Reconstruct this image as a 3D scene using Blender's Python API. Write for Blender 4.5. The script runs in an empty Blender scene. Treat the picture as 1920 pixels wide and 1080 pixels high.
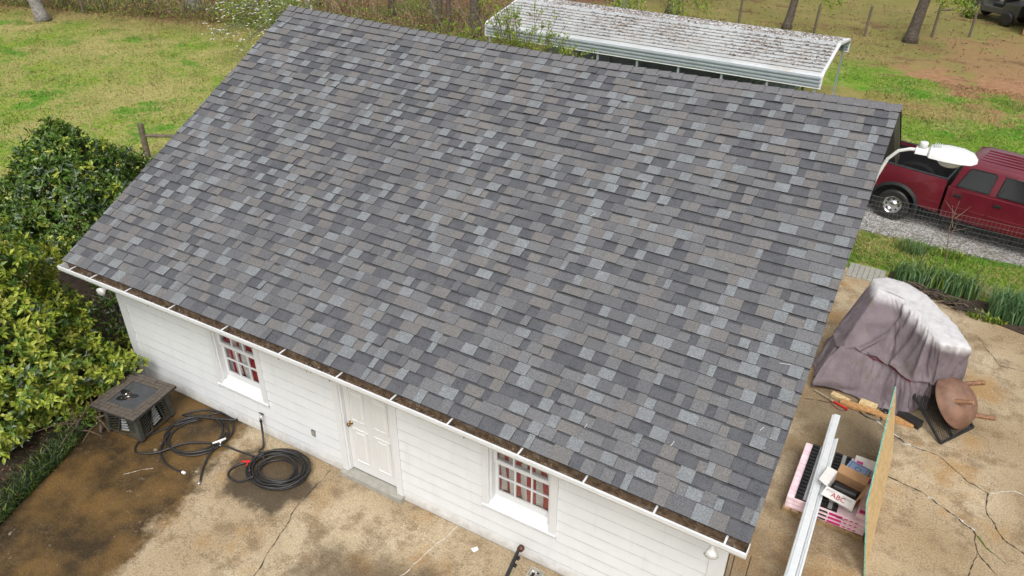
import bpy, bmesh, math, random
import numpy as np
from mathutils import Vector, Matrix, noise as mnoise
R = math.radians
random.seed(7); rng = np.random.default_rng(7)
scene = bpy.context.scene
col = scene.collection

# ------------------------------------------------------------------ camera
YAW, PITCH, ROLL = 0.5176, -0.5687, 0.0077
CAM = Vector((11.1011, -6.1923, 8.8529))
cd = bpy.data.cameras.new('camera'); cam = bpy.data.objects.new('camera', cd); col.objects.link(cam)
fw = Vector((-math.sin(YAW)*math.cos(PITCH), math.cos(YAW)*math.cos(PITCH), math.sin(PITCH)))
rt0 = Vector((math.cos(YAW), math.sin(YAW), 0)); up0 = rt0.cross(fw)
rt = math.cos(ROLL)*rt0 + math.sin(ROLL)*up0; up = -math.sin(ROLL)*rt0 + math.cos(ROLL)*up0
cam.matrix_world = Matrix(((rt.x, up.x, -fw.x, CAM.x), (rt.y, up.y, -fw.y, CAM.y), (rt.z, up.z, -fw.z, CAM.z), (0, 0, 0, 1)))
cd.sensor_width = 36; cd.sensor_fit = 'HORIZONTAL'; cd.lens = 1458.65/1920*36; cd.clip_end = 1000; cd.clip_start = 0.05
scene.camera = cam

# ------------------------------------------------------------------ world and sun (bright overcast)
SUN_EL, SUN_ROT = R(54), R(152)
w = bpy.data.worlds.new('World'); scene.world = w; w.use_nodes = True
nt = w.node_tree; bg = nt.nodes['Background']
sky = nt.nodes.new('ShaderNodeTexSky'); sky.sky_type = 'NISHITA'; sky.sun_disc = False
sky.sun_elevation = SUN_EL; sky.sun_rotation = SUN_ROT; sky.air_density = 1.0; sky.dust_density = 6.0; sky.ozone_density = 1.0
hs = nt.nodes.new('ShaderNodeHueSaturation'); hs.inputs['Saturation'].default_value = 0.28
nt.links.new(sky.outputs[0], hs.inputs['Color']); nt.links.new(hs.outputs[0], bg.inputs['Color'])
bg.inputs['Strength'].default_value = 0.125
sd = bpy.data.lights.new('sun', 'SUN'); sd.energy = 1.25; sd.angle = R(32); sd.color = (1, 0.98, 0.945)
sun = bpy.data.objects.new('sun', sd); col.objects.link(sun)
sdir = Vector((math.sin(SUN_ROT)*math.cos(SUN_EL), math.cos(SUN_ROT)*math.cos(SUN_EL), math.sin(SUN_EL)))
sun.rotation_euler = sdir.to_track_quat('Z', 'Y').to_euler()
vs = scene.view_settings; vs.view_transform = 'Standard'; vs.look = 'None'; vs.gamma = 1; vs.use_curve_mapping = False
vs.exposure = 0.36

# ------------------------------------------------------------------ materials
M = {}
class N:
    def __init__(s, name):
        s.m = bpy.data.materials.new(name); s.m.use_nodes = True; s.t = s.m.node_tree; s.b = s.t.nodes['Principled BSDF']; M[name] = s.m
        g = s.t.nodes.new('ShaderNodeNewGeometry'); s.pos = g.outputs['Position']; s.isl = g.outputs['Random Per Island']
    def new(s, k, **kw):
        n = s.t.nodes.new(k)
        for a, v in kw.items(): setattr(n, a, v)
        return n
    def link(s, a, b): s.t.links.new(a, b)
    def val(s, inp, v):
        if hasattr(v, 'links') or hasattr(v, 'is_linked'): s.link(v, inp)
        else: inp.default_value = v
    def noise(s, scale, detail=4, rough=.6, vec=None, stretch=None):
        n = s.new('ShaderNodeTexNoise'); n.inputs['Scale'].default_value = scale; n.inputs['Detail'].default_value = detail; n.inputs['Roughness'].default_value = rough
        v = vec or s.pos
        if stretch:
            mp = s.new('ShaderNodeMapping'); mp.inputs['Scale'].default_value = stretch; s.link(v, mp.inputs['Vector']); v = mp.outputs[0]
        s.link(v, n.inputs['Vector']); return n.outputs['Fac']
    def math(s, op, a, b=0.0, c=None):
        n = s.new('ShaderNodeMath', operation=op); s.val(n.inputs[0], a); s.val(n.inputs[1], b)
        if c is not None: s.val(n.inputs[2], c)
        return n.outputs[0]
    def rng(s, v, a, b, lo=0.0, hi=1.0):
        n = s.new('ShaderNodeMapRange', interpolation_type='SMOOTHSTEP'); s.val(n.inputs['Value'], v)
        n.inputs['From Min'].default_value = a; n.inputs['From Max'].default_value = b; n.inputs['To Min'].default_value = lo; n.inputs['To Max'].default_value = hi
        return n.outputs['Result']
    def mix(s, f, a, b, bt='MIX'):
        n = s.new('ShaderNodeMix', data_type='RGBA', blend_type=bt); s.val(n.inputs['Factor'], f)
        for i, v in ((n.inputs[6], a), (n.inputs[7], b)):
            if isinstance(v, tuple): i.default_value = (*v[:3], 1)
            else: s.link(v, i)
        return n.outputs[2]
    def xyz(s):
        n = s.new('ShaderNodeSeparateXYZ'); s.link(s.pos, n.inputs[0]); return n.outputs
    def dot(s, a, b, c=0.0):
        x = s.xyz(); return s.math('ADD', s.math('ADD', s.math('MULTIPLY', x[0], a), s.math('MULTIPLY', x[1], b)), c)
    def ell(s, cx, cy, rx, ry):
        x = s.xyz(); a = s.math('DIVIDE', s.math('SUBTRACT', x[0], cx), rx); b = s.math('DIVIDE', s.math('SUBTRACT', x[1], cy), ry)
        return s.math('SQRT', s.math('ADD', s.math('MULTIPLY', a, a), s.math('MULTIPLY', b, b)))
    def bump(s, h, dist=.01, st=.5):
        n = s.new('ShaderNodeBump'); n.inputs['Distance'].default_value = dist; n.inputs['Strength'].default_value = st
        s.link(h, n.inputs['Height']); s.link(n.outputs[0], s.b.inputs['Normal'])
    def out(s, color, rough=.6, metal=0, spec=.5):
        if isinstance(color, tuple): s.b.inputs['Base Color'].default_value = (*color[:3], 1)
        else: s.link(color, s.b.inputs['Base Color'])
        s.val(s.b.inputs['Roughness'], rough); s.b.inputs['Metallic'].default_value = metal; s.b.inputs['Specular IOR Level'].default_value = spec
        return s.m
def simple(name, c, rough=.6, metal=0, var=.15, scale=12, spec=.5, bump=0, bscale=80, isl=0, dirt=None):
    n = N(name); f = n.noise(scale, 5)
    lo = tuple(v*(1-var) for v in c); hi = tuple(min(1, v*(1+var)) for v in c)
    cc = n.mix(n.rng(f, .3, .7), lo, hi)
    if isl: cc = n.mix(isl, cc, n.mix(n.isl, tuple(v*.55 for v in c), tuple(min(1, v*1.45) for v in c)))
    if dirt: cc = n.mix(n.rng(n.noise(dirt[1], 6, .7), .5, .72, 0, dirt[2]), cc, dirt[0])
    if bump: n.bump(n.noise(bscale, 3), bump, .6)
    return n.out(cc, rough, metal, spec)

def wallpaint():
    n = N('white_paint'); x = n.xyz(); f = n.noise(3, 4); c = n.mix(n.rng(f, .3, .7), (.69, .715, .73), (.73, .75, .76))
    st = n.noise(2.2, 5, .7, stretch=(3.5, 3.5, .35)); c = n.mix(n.rng(st, .52, .75, 0, .22), c, (.48, .48, .44))
    sp = n.math('ADD', x[2], n.math('MULTIPLY', n.math('SUBTRACT', n.noise(7, 6, .75), .5), .5)); c = n.mix(n.rng(sp, .0, .24, .55, 0), c, (.38, .33, .26))
    n.out(c, .5)
wallpaint()
simple('lap_shade', (.53, .55, .56), .8, var=.25, scale=2)  # grey strip that paints the shadow line under each clapboard lap
simple('white_trim', (.70, .715, .725), .4, var=.03, scale=3, dirt=((.55, .5, .43), 9, .15))
simple('door_white', (.67, .675, .67), .38, var=.02, scale=3, dirt=((.55, .5, .45), 6, .1))
simple('fascia_brown', (.27, .215, .15), .8, var=.35, scale=9)
simple('gutter_dirt', (.13, .085, .05), .85, var=.5, scale=14, dirt=((.42, .38, .3), 8, .6))
simple('asphalt_edge', (.022, .022, .024), .9)
simple('roof_deck', (.09, .085, .08), .9)
def shingle(name, c, streak=(.8, 1.2)):
    n = N(name); g = n.noise(62, 3, .85); g2 = n.noise(7, 3)
    cc = n.mix(n.rng(g, .36, .64), tuple(v*.60 for v in c), tuple(v*1.45 for v in c))
    cc = n.mix(n.rng(g2, .35, .7, 0, .5), cc, (.13, .13, .136)); cc = n.mix(n.rng(n.noise(.8, 4), .35, .7, 0, .22), cc, (.10, .10, .105))
    cc = n.mix(.22, cc, n.mix(n.isl, tuple(v*.7 for v in c), tuple(min(1, v*1.3) for v in c)))
    n.bump(g, .003, .6); return n.out(cc, .9, 0, .25)
SH = [('shingle_dark', (.080, .083, .093), .17), ('shingle_charcoal', (.112, .114, .122), .22), ('shingle_grey', (.146, .147, .152), .24),
      ('shingle_tan', (.155, .148, .143), .18), ('shingle_blue', (.196, .210, .220), .19)]
for a, c, p in SH: shingle(a, c)
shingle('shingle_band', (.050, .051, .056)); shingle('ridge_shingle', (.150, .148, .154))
simple('scuff', (.75, .75, .72), .6)
simple('black_rubber', (.022, .021, .02), .42, var=.3, scale=30)
simple('black_metal', (.02, .02, .021), .45, var=.3)
simple('black_plastic', (.015, .015, .016), .4, var=.3)
simple('chrome', (.75, .75, .76), .18, 1, var=.05)
simple('steel', (.5, .5, .5), .35, .9)
simple('brass', (.32, .2, .09), .3, .9, var=.2)
simple('galv', (.36, .40, .43), .42, .3, var=.05, scale=2)
simple('carport_white', (.50, .52, .53), .42, .1, var=.06, scale=1.5, dirt=((.36, .29, .22), 1.1, .6))
simple('grey_sill', (.33, .32, .28), .6, var=.1)
simple('red_plastic', (.5, .02, .015), .35, var=.1)
simple('white_plastic', (.75, .75, .73), .4, var=.04)
simple('lamp_white', (.70, .71, .70), .35, var=.03, dirt=((.35, .34, .33), 3, .15))
simple('interior_dark', (.06, .05, .045), .9)
simple('red_cloth', (.50, .03, .05), .85, var=.25, scale=25)
simple('white_cloth', (.75, .73, .71), .85, var=.15, scale=25)
simple('blue_cloth', (.04, .055, .17), .85, var=.2)
simple('bark', (.105, .085, .068), .95, var=.45, scale=14, bump=.02, bscale=20)
simple('bark_grey', (.2, .185, .165), .95, var=.4, scale=10, bump=.02, bscale=18)
simple('twig', (.16, .115, .08), .9, var=.3)
simple('twig_dark', (.05, .04, .032), .9, var=.4)
simple('twig_pale', (.30, .24, .17), .9, var=.3)
simple('old_wood', (.135, .11, .08), .9, var=.35, scale=20)
simple('new_wood', (.42, .23, .09), .7, var=.25, scale=16, bump=.002)
simple('pale_wood', (.55, .42, .22), .75, var=.25, scale=20)
simple('rust_brown', (.20, .11, .075), .6, .1, var=.22, scale=7, dirt=((.27, .12, .055), 4, .5))
simple('leg_wood', (.28, .15, .085), .6, var=.3, scale=25)
simple('pallet_wood', (.32, .22, .11), .85, var=.3)
simple('pink_wrap', (.80, .60, .66), .3, var=.12, scale=9, dirt=((.85, .80, .82), 5, .75))
simple('pink_dark', (.72, .30, .42), .35, var=.2, scale=18)
simple('magenta', (.62, .02, .22), .4, var=.1)
simple('cardboard', (.38, .22, .11), .8, var=.12)
simple('box_white', (.72, .70, .68), .6, var=.05)
simple('box_red', (.42, .03, .04), .6)
simple('print_grey', (.28, .28, .28), .7)
simple('print_black', (.03, .03, .03), .6)
simple('blue_lid', (.24, .33, .52), .35, var=.12)
simple('blue_dark', (.07, .11, .22), .4)
simple('green_edge', (.16, .42, .33), .7, var=.25, scale=18)
simple('soil', (.045, .028, .018), .95, var=.5, scale=7, bump=.04, bscale=14)
simple('dry_leaf', (.2, .105, .055), .85, var=.3, isl=.8)
simple('litter_leaf', (.17, .09, .05), .9, var=.3, isl=.8)
simple('blossom', (.8, .8, .74), .7, var=.05)
simple('stone_tile', (.10, .083, .068), .7, var=.5, scale=22, bump=.006, bscale=50, isl=.7)
simple('stone_grout', (.03, .027, .024), .9)
simple('pit_metal', (.062, .064, .052), .55, .2, var=.3, scale=10)
simple('pit_lid', (.075, .078, .085), .3, .1, var=.15)
simple('pit_louver', (.42, .44, .44), .4, .3)
simple('flower_red', (.6, .02, .06), .6); simple('flower_yellow', (.7, .5, .03), .6)
simple('tail_red', (.35, .01, .01), .2)
simple('dark_cavity', (.008, .008, .008), .9)
simple('rope_red', (.18, .012, .03), .6)
simple('wire', (.26, .26, .25), .5, .4)
simple('shed_wall', (.34, .32, .29), .8, var=.2)
simple('shed_wood', (.30, .15, .07), .8, var=.3)
simple('utv_body', (.06, .06, .05), .5, var=.2)
def paint():
    n = N('maroon_paint'); cc = n.mix(n.rng(n.noise(1.5, 3), .3, .7), (.115, .008, .018), (.145, .012, .024))
    n.out(cc, .24); n.b.inputs['Coat Weight'].default_value = .6; n.b.inputs['Coat Roughness'].default_value = .06
paint()
n = N('dark_glass'); n.out((.012, .014, .016), .03, 0, 1.0); n.b.inputs['IOR'].default_value = 1.5
def glass():
    n = N('pane_glass'); t = n.t; tr = n.new('ShaderNodeBsdfTransparent'); tr.inputs[0].default_value = (.9, .92, .92, 1)
    gl = n.new('ShaderNodeBsdfGlossy'); gl.inputs['Roughness'].default_value = .03; mx = n.new('ShaderNodeMixShader')
    mx.inputs[0].default_value = .13
    n.link(tr.outputs[0], mx.inputs[1]); n.link(gl.outputs[0], mx.inputs[2])
    n.link(mx.outputs[0], t.nodes['Material Output'].inputs['Surface'])
glass()
n = N('lamp_glass'); n.out((.42, .42, .40), .15); n.bump(n.noise(60, 2), .01, .5)
def leafmat(name, cols, rough=.4, trans=.25, nscale=1.6):
    n = N(name); a, b, c = cols
    f = n.math('ADD', n.math('MULTIPLY', n.isl, .75), n.math('MULTIPLY', n.rng(n.noise(nscale, 2), .35, .65), .25))
    r = n.new('ShaderNodeValToRGB'); r.color_ramp.elements[0].color = (*a, 1); r.color_ramp.elements[1].color = (*c, 1)
    e = r.color_ramp.elements.new(.55); e.color = (*b, 1); n.link(f, r.inputs[0])
    n.out(r.outputs[0], rough, 0, .5)
    tl = n.new('ShaderNodeBsdfTranslucent'); n.link(r.outputs[0], tl.inputs[0]); mx = n.new('ShaderNodeMixShader'); mx.inputs[0].default_value = trans
    n.link(n.b.outputs[0], mx.inputs[1]); n.link(tl.outputs[0], mx.inputs[2]); n.link(mx.outputs[0], n.t.nodes['Material Output'].inputs['Surface'])
leafmat('leaf_green', ((.035, .08, .012), (.10, .19, .028), (.21, .30, .055)), .30)
leafmat('leaf_young', ((.20, .29, .03), (.37, .44, .05), (.52, .50, .11)), .38)
leafmat('leaf_grey', ((.04, .08, .035), (.11, .16, .08), (.30, .36, .27)), .25)
leafmat('leaf_spring', ((.13, .23, .02), (.26, .36, .035), (.42, .48, .06)), .5, .35)
leafmat('iris_leaf', ((.07, .15, .06), (.14, .26, .11), (.32, .42, .22)), .4)
leafmat('tuft_leaf', ((.05, .10, .012), (.12, .20, .03), (.26, .31, .07)), .6)
leafmat('liriope', ((.012, .028, .008), (.03, .055, .014), (.075, .10, .03)), .5)

def lawn_color(n):
    g = n.noise(1.1, 5, .65); p = n.noise(.33, 4, .6); fine = n.noise(16, 3, .7); mid = n.noise(4.5, 4, .7)
    grass = n.mix(n.rng(g, .35, .65), (.105, .235, .016), (.23, .33, .035))
    tan = n.mix(n.rng(mid, .3, .7), (.44, .375, .165), (.33, .31, .10))
    lr = n.rng(n.dot(1, .2), -8, 9); grass = n.mix(n.math('MULTIPLY', lr, .45), grass, (.07, .21, .012))    # the left lawn is drier than the right-hand one
    tf = n.math('ADD', n.math('MULTIPLY', p, .55), n.math('MULTIPLY', mid, .45))
    tf = n.math('SUBTRACT', tf, n.math('MULTIPLY', lr, .06))
    c = n.mix(n.rng(tf, .40, .56), grass, tan)
    c = n.mix(n.rng(fine, .38, .72, 0, .45), c, (.075, .115, .016), 'MIX')
    # bright patches of new grass
    c = n.mix(n.rng(n.noise(.55, 3, .5, stretch=(1, 1.4, 1)), .57, .66, 0, .85), c, (.07, .225, .012))
    c = n.mix(n.rng(n.noise(9, 4, .75), .5, .64, 0, .55), c, tan)
    # bare red earth on the right and towards the wood
    d1 = n.math('ADD', n.ell(15.2, 28.5, 6.0, 5.5), n.math('MULTIPLY', n.math('SUBTRACT', n.noise(.5, 5, .7), .5), 2.6))
    dirt = n.mix(n.rng(mid, .3, .7), (.38, .225, .125), (.27, .14, .075))
    c = n.mix(n.rng(d1, .72, 1.12, 1, 0), c, dirt)
    d2 = n.math('ADD', n.ell(9, 22.4, 4.2, 1.3), n.math('MULTIPLY', n.math('SUBTRACT', n.noise(.7, 5, .7), .5), 2.4))
    c = n.mix(n.rng(d2, .6, 1.0, .45, 0), c, dirt)
    # leaf litter under the trees
    wl = n.math('ADD', n.dot(-.25, 1), n.math('MULTIPLY', n.math('SUBTRACT', n.noise(.45, 5, .7), .5), 4.5))
    c = n.mix(n.rng(n.math('ADD', wl, n.math('MULTIPLY', lr, -4)), 19.2, 22.4, 0, .7), c, (.25, .18, .08))
    br = n.math('MULTIPLY', n.rng(n.noise(.38, 5, .7, stretch=(1, 1.6, 1)), .54, .66), n.rng(n.dot(0, 1), 23, 27)); c = n.mix(br, c, n.mix(n.rng(mid, .3, .7), (.12, .07, .038), (.22, .135, .07)))
    lit = n.mix(n.rng(mid, .3, .7), (.14, .075, .045), (.25, .15, .085)); lit = n.mix(n.rng(p, .5, .62, 0, .7), lit, (.13, .16, .04))
    c = n.mix(n.rng(n.math('ADD', wl, n.math('MULTIPLY', lr, -16)), 22.0, 23.6), c, lit)
    return c, fine, mid
n = N('lawn'); c, fine, mid = lawn_color(n); n.bump(n.math('ADD', fine, mid), .05, .7); n.out(c, .95, 0, .15)
n = N('grass_blade'); c, fine, mid = lawn_color(n)
c = n.mix(.55, c, n.mix(n.isl, n.mix(.5, c, (.02, .04, .006)), n.mix(.45, c, (.34, .36, .12)))); n.out(c, .7, 0, .2)

def concrete():
    n = N('concrete'); big = n.noise(.55, 5, .65); mid = n.noise(2.2, 6, .7); fine = n.noise(42, 4, .75)
    c = n.mix(n.rng(big, .34, .66), (.325, .245, .145), (.48, .395, .27))
    c = n.mix(n.rng(mid, .44, .66, 0, .8), c, (.19, .13, .07))
    c = n.mix(n.rng(n.noise(.9, 4, .6, stretch=(1, 1, 1.7)), .52, .70, 0, .75), c, (.34, .20, .075))
    # dark damp patches along the wall
    f1 = n.math('ADD', n.ell(7.0, -1.5, 1.9, .75), n.math('MULTIPLY', n.math('SUBTRACT', n.noise(1.6, 5, .7), .5), 1.8))
    c = n.mix(n.rng(f1, .5, 1.2, .72, 0), c, (.085, .060, .038))
    f3 = n.math('ADD', n.ell(11.0, 5.0, .9, 2.8), n.math('MULTIPLY', n.math('SUBTRACT', n.noise(1.3, 5, .7), .5), 1.8))
    c = n.mix(n.rng(f3, .5, 1.2, .6, 0), c, (.115, .085, .048))
    f4 = n.math('ADD', n.ell(10.6, 1.0, 1.0, 1.6), n.math('MULTIPLY', n.math('SUBTRACT', n.noise(1.9, 5, .7), .5), 2.0))
    c = n.mix(n.rng(f4, .5, 1.2, .5, 0), c, (.14, .088, .045))
    f2 = n.math('ADD', n.ell(3.75, -.72, .82, .62), n.math('MULTIPLY', n.math('SUBTRACT', n.noise(2.5, 5, .7), .5), 1.0))
    wet2 = n.rng(f2, .75, 1.05, .85, 0); c = n.mix(wet2, c, (.045, .032, .02))
    # water run off the hedge corner
    wf = n.math('ADD', n.dot(1, .17, -2.74), n.math('MULTIPLY', n.math('SUBTRACT', n.noise(1.5, 7, .72), .5), 1.5))
    wet = n.rng(wf, -.28, .10, 1, 0)
    wc = n.mix(n.rng(n.noise(1.1, 5, .6), .38, .66), (.042, .028, .014), (.15, .088, .030))
    wc = n.mix(n.rng(n.noise(3.2, 3, .5), .70, .74, 0, .8), wc, (.36, .30, .22))
    c = n.mix(wet, c, wc)
    tide = n.math('ABSOLUTE', n.math('ADD', wf, -.02)); c = n.mix(n.rng(tide, .0, .05, .5, 0), c, (.40, .33, .23))
    t2 = n.math('ABSOLUTE', n.math('SUBTRACT', n.noise(.9, 6, .7), .53)); c = n.mix(n.rng(t2, 0, .012, .45, 0), c, (.13, .09, .05))
    t3 = n.noise(5.5, 6, .8); c = n.mix(n.rng(t3, .58, .68, 0, .55), c, (.15, .105, .06)); c = n.mix(n.rng(t3, .30, .40, .4, 0), c, (.50, .43, .32))
    spk = n.mix(n.rng(fine, .3, .7), (.55, .53, .50), (1.35, 1.36, 1.38)); c = n.mix(.75, c, spk, 'MULTIPLY')
    n.bump(n.math('ADD', fine, mid), .006, .6)
    w_ = n.math('MAXIMUM', wet, wet2); n.out(c, n.rng(w_, 0, 1, .88, .5), 0, .35)
concrete()
n = N('gravel_mat'); v = n.new('ShaderNodeTexVoronoi'); v.inputs['Scale'].default_value = 26; n.link(n.pos, v.inputs['Vector'])
c = n.mix(n.rng(v.outputs['Color'], .2, .8), (.20, .19, .175), (.48, .47, .45)); c = n.mix(n.rng(n.noise(1.2, 5, .7), .52, .7, 0, .6), c, (.16, .13, .085))
n.bump(v.outputs['Distance'], .03, .8); n.out(c, .9, 0, .2)
def osb():
    n = N('osb_face'); s = n.noise(30, 3, .6, stretch=(1, .25, 1)); s2 = n.noise(60, 2, .6, stretch=(1, 1, .3))
    c = n.mix(n.rng(s, .35, .65), (.50, .33, .145), (.70, .52, .27)); c = n.mix(n.rng(s2, .55, .7, 0, .5), c, (.30, .17, .065)); n.out(c, .75)
osb()
def tarp():
    n = N('tarp'); x = n.xyz(); up_ = n.new('ShaderNodeNewGeometry'); sp = n.new('ShaderNodeSeparateXYZ'); n.link(up_.outputs['Normal'], sp.inputs[0])
    base = n.mix(n.rng(n.noise(2.5, 4), .3, .7), (.13, .104, .116), (.19, .155, .17))
    base = n.mix(n.rng(n.noise(3.5, 5, .7), .52, .7, 0, .65), base, (.125, .105, .075))
    # sun-bleached top sheet
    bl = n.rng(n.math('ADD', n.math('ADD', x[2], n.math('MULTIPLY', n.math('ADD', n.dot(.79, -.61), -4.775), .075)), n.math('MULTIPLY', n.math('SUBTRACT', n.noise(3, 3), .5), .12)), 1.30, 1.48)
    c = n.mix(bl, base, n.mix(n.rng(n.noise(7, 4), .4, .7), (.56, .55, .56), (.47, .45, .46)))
    cr = n.math('ABSOLUTE', n.math('SUBTRACT', n.noise(5.5, 5, .62), .5)); cr2 = n.math('ABSOLUTE', n.math('SUBTRACT', n.noise(2.6, 3, .5, stretch=(1, 1, .45)), .5)); n.bump(n.math('ADD', n.math('MULTIPLY', cr, .6), cr2), .09, .55); n.out(c, .72, 0, .3)
tarp()

# ------------------------------------------------------------------ mesh helpers
class MB:
    def __init__(s): s.v = []; s.f = []; s.mi = []; s.mats = []
    def mid(s, m):
        if m not in s.mats: s.mats.append(m)
        return s.mats.index(m)
    def poly(s, pts, m):
        i = len(s.v); s.v += [tuple(p) for p in pts]; s.f.append(tuple(range(i, i+len(pts)))); s.mi.append(s.mid(m))
    def box(s, a, b, m, mat=None, faces=None):
        x0, y0, z0 = a; x1, y1, z1 = b; i = len(s.v)
        P = [(x0, y0, z0), (x1, y0, z0), (x1, y1, z0), (x0, y1, z0), (x0, y0, z1), (x1, y0, z1), (x1, y1, z1), (x0, y1, z1)]
        if mat is not None: P = [tuple(mat @ Vector(p)) for p in P]
        s.v += P; s.f += [tuple(i+k for k in q) for q in ((0, 3, 2, 1), (4, 5, 6, 7), (0, 1, 5, 4), (1, 2, 6, 5), (2, 3, 7, 6), (3, 0, 4, 7))]
        s.mi += [s.mid(m)]*6
    def hexa(s, P, m):
        i = len(s.v); s.v += [tuple(p) for p in P]; s.f += [tuple(i+k for k in q) for q in ((0, 3, 2, 1), (4, 5, 6, 7), (0, 1, 5, 4), (1, 2, 6, 5), (2, 3, 7, 6), (3, 0, 4, 7))]; s.mi += [s.mid(m)]*6
    def prism(s, prof, x0, x1, m, ax='x', closed=True):
        f = {'x': lambda t, p: (t, p[0], p[1]), 'y': lambda t, p: (p[0], t, p[1]), 'z': lambda t, p: (p[0], p[1], t)}[ax]
        i = len(s.v); k = len(prof); s.v += [f(x0, p) for p in prof] + [f(x1, p) for p in prof]
        for j in range(k if closed else k-1):
            q = (j+1) % k; s.f.append((i+j, i+q, i+k+q, i+k+j)); s.mi.append(s.mid(m))
        if closed: s.f += [tuple(i+j for j in range(k))[::-1], tuple(i+k+j for j in range(k))]; s.mi += [s.mid(m)]*2
    def tube(s, pts, rad, m, n=6, cap=True):
        pts = [Vector(p) for p in pts]; i0 = len(s.v); L = len(pts); pv = None
        for k, p in enumerate(pts):
            t = (pts[min(k+1, L-1)]-pts[max(k-1, 0)])
            if t.length < 1e-9: t = Vector((0, 0, 1))
            t.normalize()
            if pv is None: pv = t.orthogonal().normalized()
            else:
                pv = pv - t*pv.dot(t); pv = pv.normalized() if pv.length > 1e-6 else t.orthogonal().normalized()
            b = t.cross(pv); r = rad[k] if hasattr(rad, '__len__') else rad
            for j in range(n):
                a = 2*math.pi*j/n; s.v.append(tuple(p + pv*(r*math.cos(a)) + b*(r*math.sin(a))))
        q = s.mid(m)
        for k in range(L-1):
            for j in range(n):
                a = i0+k*n+j; b = i0+k*n+(j+1) % n; s.f.append((a, b, b+n, a+n)); s.mi.append(q)
        if cap: s.f += [tuple(i0+j for j in range(n))[::-1], tuple(i0+(L-1)*n+j for j in range(n))]; s.mi += [q, q]
    def lathe(s, prof, org, ax, m, n=20, cap=True):
        org = Vector(org); ax = Vector(ax).normalized(); u = ax.orthogonal().normalized(); w_ = ax.cross(u); i0 = len(s.v)
        for r, h in prof:
            for j in range(n):
                a = 2*math.pi*j/n; s.v.append(tuple(org + ax*h + u*(r*math.cos(a)) + w_*(r*math.sin(a))))
        q = s.mid(m)
        for k in range(len(prof)-1):
            for j in range(n):
                a = i0+k*n+j; b = i0+k*n+(j+1) % n; s.f.append((a, b, b+n, a+n)); s.mi.append(q)
        if cap: s.f += [tuple(i0+j for j in range(n))[::-1], tuple(i0+(len(prof)-1)*n+j for j in range(n))]; s.mi += [q, q]
    def build(s, name, parent=None, smooth=False, bevel=0, autosm=None, recalc=False):
        me = bpy.data.meshes.new(name); me.from_pydata(s.v, [], s.f)
        for m in s.mats: me.materials.append(M[m])
        me.polygons.foreach_set('material_index', s.mi)
        if bevel or recalc:
            bm = bmesh.new(); bm.from_mesh(me); bmesh.ops.remove_doubles(bm, verts=bm.verts, dist=1e-5); bmesh.ops.recalc_face_normals(bm, faces=bm.faces)
            if bevel: bmesh.ops.bevel(bm, geom=[e for e in bm.edges if e.is_manifold and e.calc_face_angle(0) > .5], offset=bevel, segments=2, affect='EDGES', profile=.6)
            bm.to_mesh(me); bm.free()
        if smooth: me.polygons.foreach_set('use_smooth', [True]*len(me.polygons))
        if autosm: me.shade_smooth = None if False else None
        me.update(); o = bpy.data.objects.new(name, me); col.objects.link(o)
        if parent: o.parent = parent
        return o
def smooth_angle(o, deg=35):
    me = o.data; me.polygons.foreach_set('use_smooth', [True]*len(me.polygons))
    bm = bmesh.new(); bm.from_mesh(me)
    for e in bm.edges:
        if len(e.link_faces) == 2 and e.calc_face_angle(0) > R(deg): e.smooth = False
    bm.to_mesh(me); bm.free(); return o
def tag(o, label=None, cat=None, group=None, kind=None):
    if label: o['label'] = label
    if cat: o['category'] = cat
    if group: o['group'] = group
    if kind: o['kind'] = kind
    return o
def empty(name, loc=(0, 0, 0), rz=0):
    o = bpy.data.objects.new(name, None); col.objects.link(o); o.location = loc; o.rotation_euler = (0, 0, rz); o.empty_display_size = .2; return o
def fix(o, parent):                                   # parent a world-space mesh under an empty that stands somewhere else
    o.parent = parent; o.matrix_parent_inverse = (Matrix.Translation(parent.location) @ parent.rotation_euler.to_matrix().to_4x4()).inverted(); return o
def npmesh(name, V, F, mats, mi=None, parent=None, smooth=False):
    me = bpy.data.meshes.new(name); V = np.asarray(V, np.float32); F = np.asarray(F, np.int32); nf, k = F.shape
    me.vertices.add(len(V)); me.vertices.foreach_set('co', V.ravel()); me.loops.add(nf*k); me.loops.foreach_set('vertex_index', F.ravel())
    me.polygons.add(nf); me.polygons.foreach_set('loop_start', np.arange(0, nf*k, k, dtype=np.int32))
    for m in mats: me.materials.append(M[m])
    if mi is not None: me.polygons.foreach_set('material_index', np.asarray(mi, np.int32))
    me.update(calc_edges=True); me.validate(); o = bpy.data.objects.new(name, me); col.objects.link(o)
    if parent: o.parent = parent
    if smooth: me.polygons.foreach_set('use_smooth', [True]*nf)
    return o
def leaves(name, C, D, Nn, L, W, mats, mi=None, parent=None, fold=.25):
    """one folded leaf at each C, along D, face normal Nn, length L, width W"""
    C = np.asarray(C, float); D = np.asarray(D, float); Nn = np.asarray(Nn, float); k = len(C)
    D /= np.linalg.norm(D, axis=1, keepdims=True)+1e-9; S = np.cross(D, Nn); S /= np.linalg.norm(S, axis=1, keepdims=True)+1e-9; U = np.cross(S, D)
    L = np.broadcast_to(L, (k,))[:, None]; W = np.broadcast_to(W, (k,))[:, None]
    base = C; tip = C+D*L-U*L*.12; ml = C+D*L*.48+S*W*.5+U*W*fold; mr = C+D*L*.48-S*W*.5+U*W*fold
    V = np.stack([base, ml, tip, mr], 1).reshape(-1, 3); i = np.arange(k)[:, None]*4
    F = np.concatenate([i+np.array([[0, 2, 1]]), i+np.array([[0, 3, 2]])], 1).reshape(-1, 3)
    m = None if mi is None else np.repeat(mi, 2)
    return npmesh(name, V, F, mats, m, parent)
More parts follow.
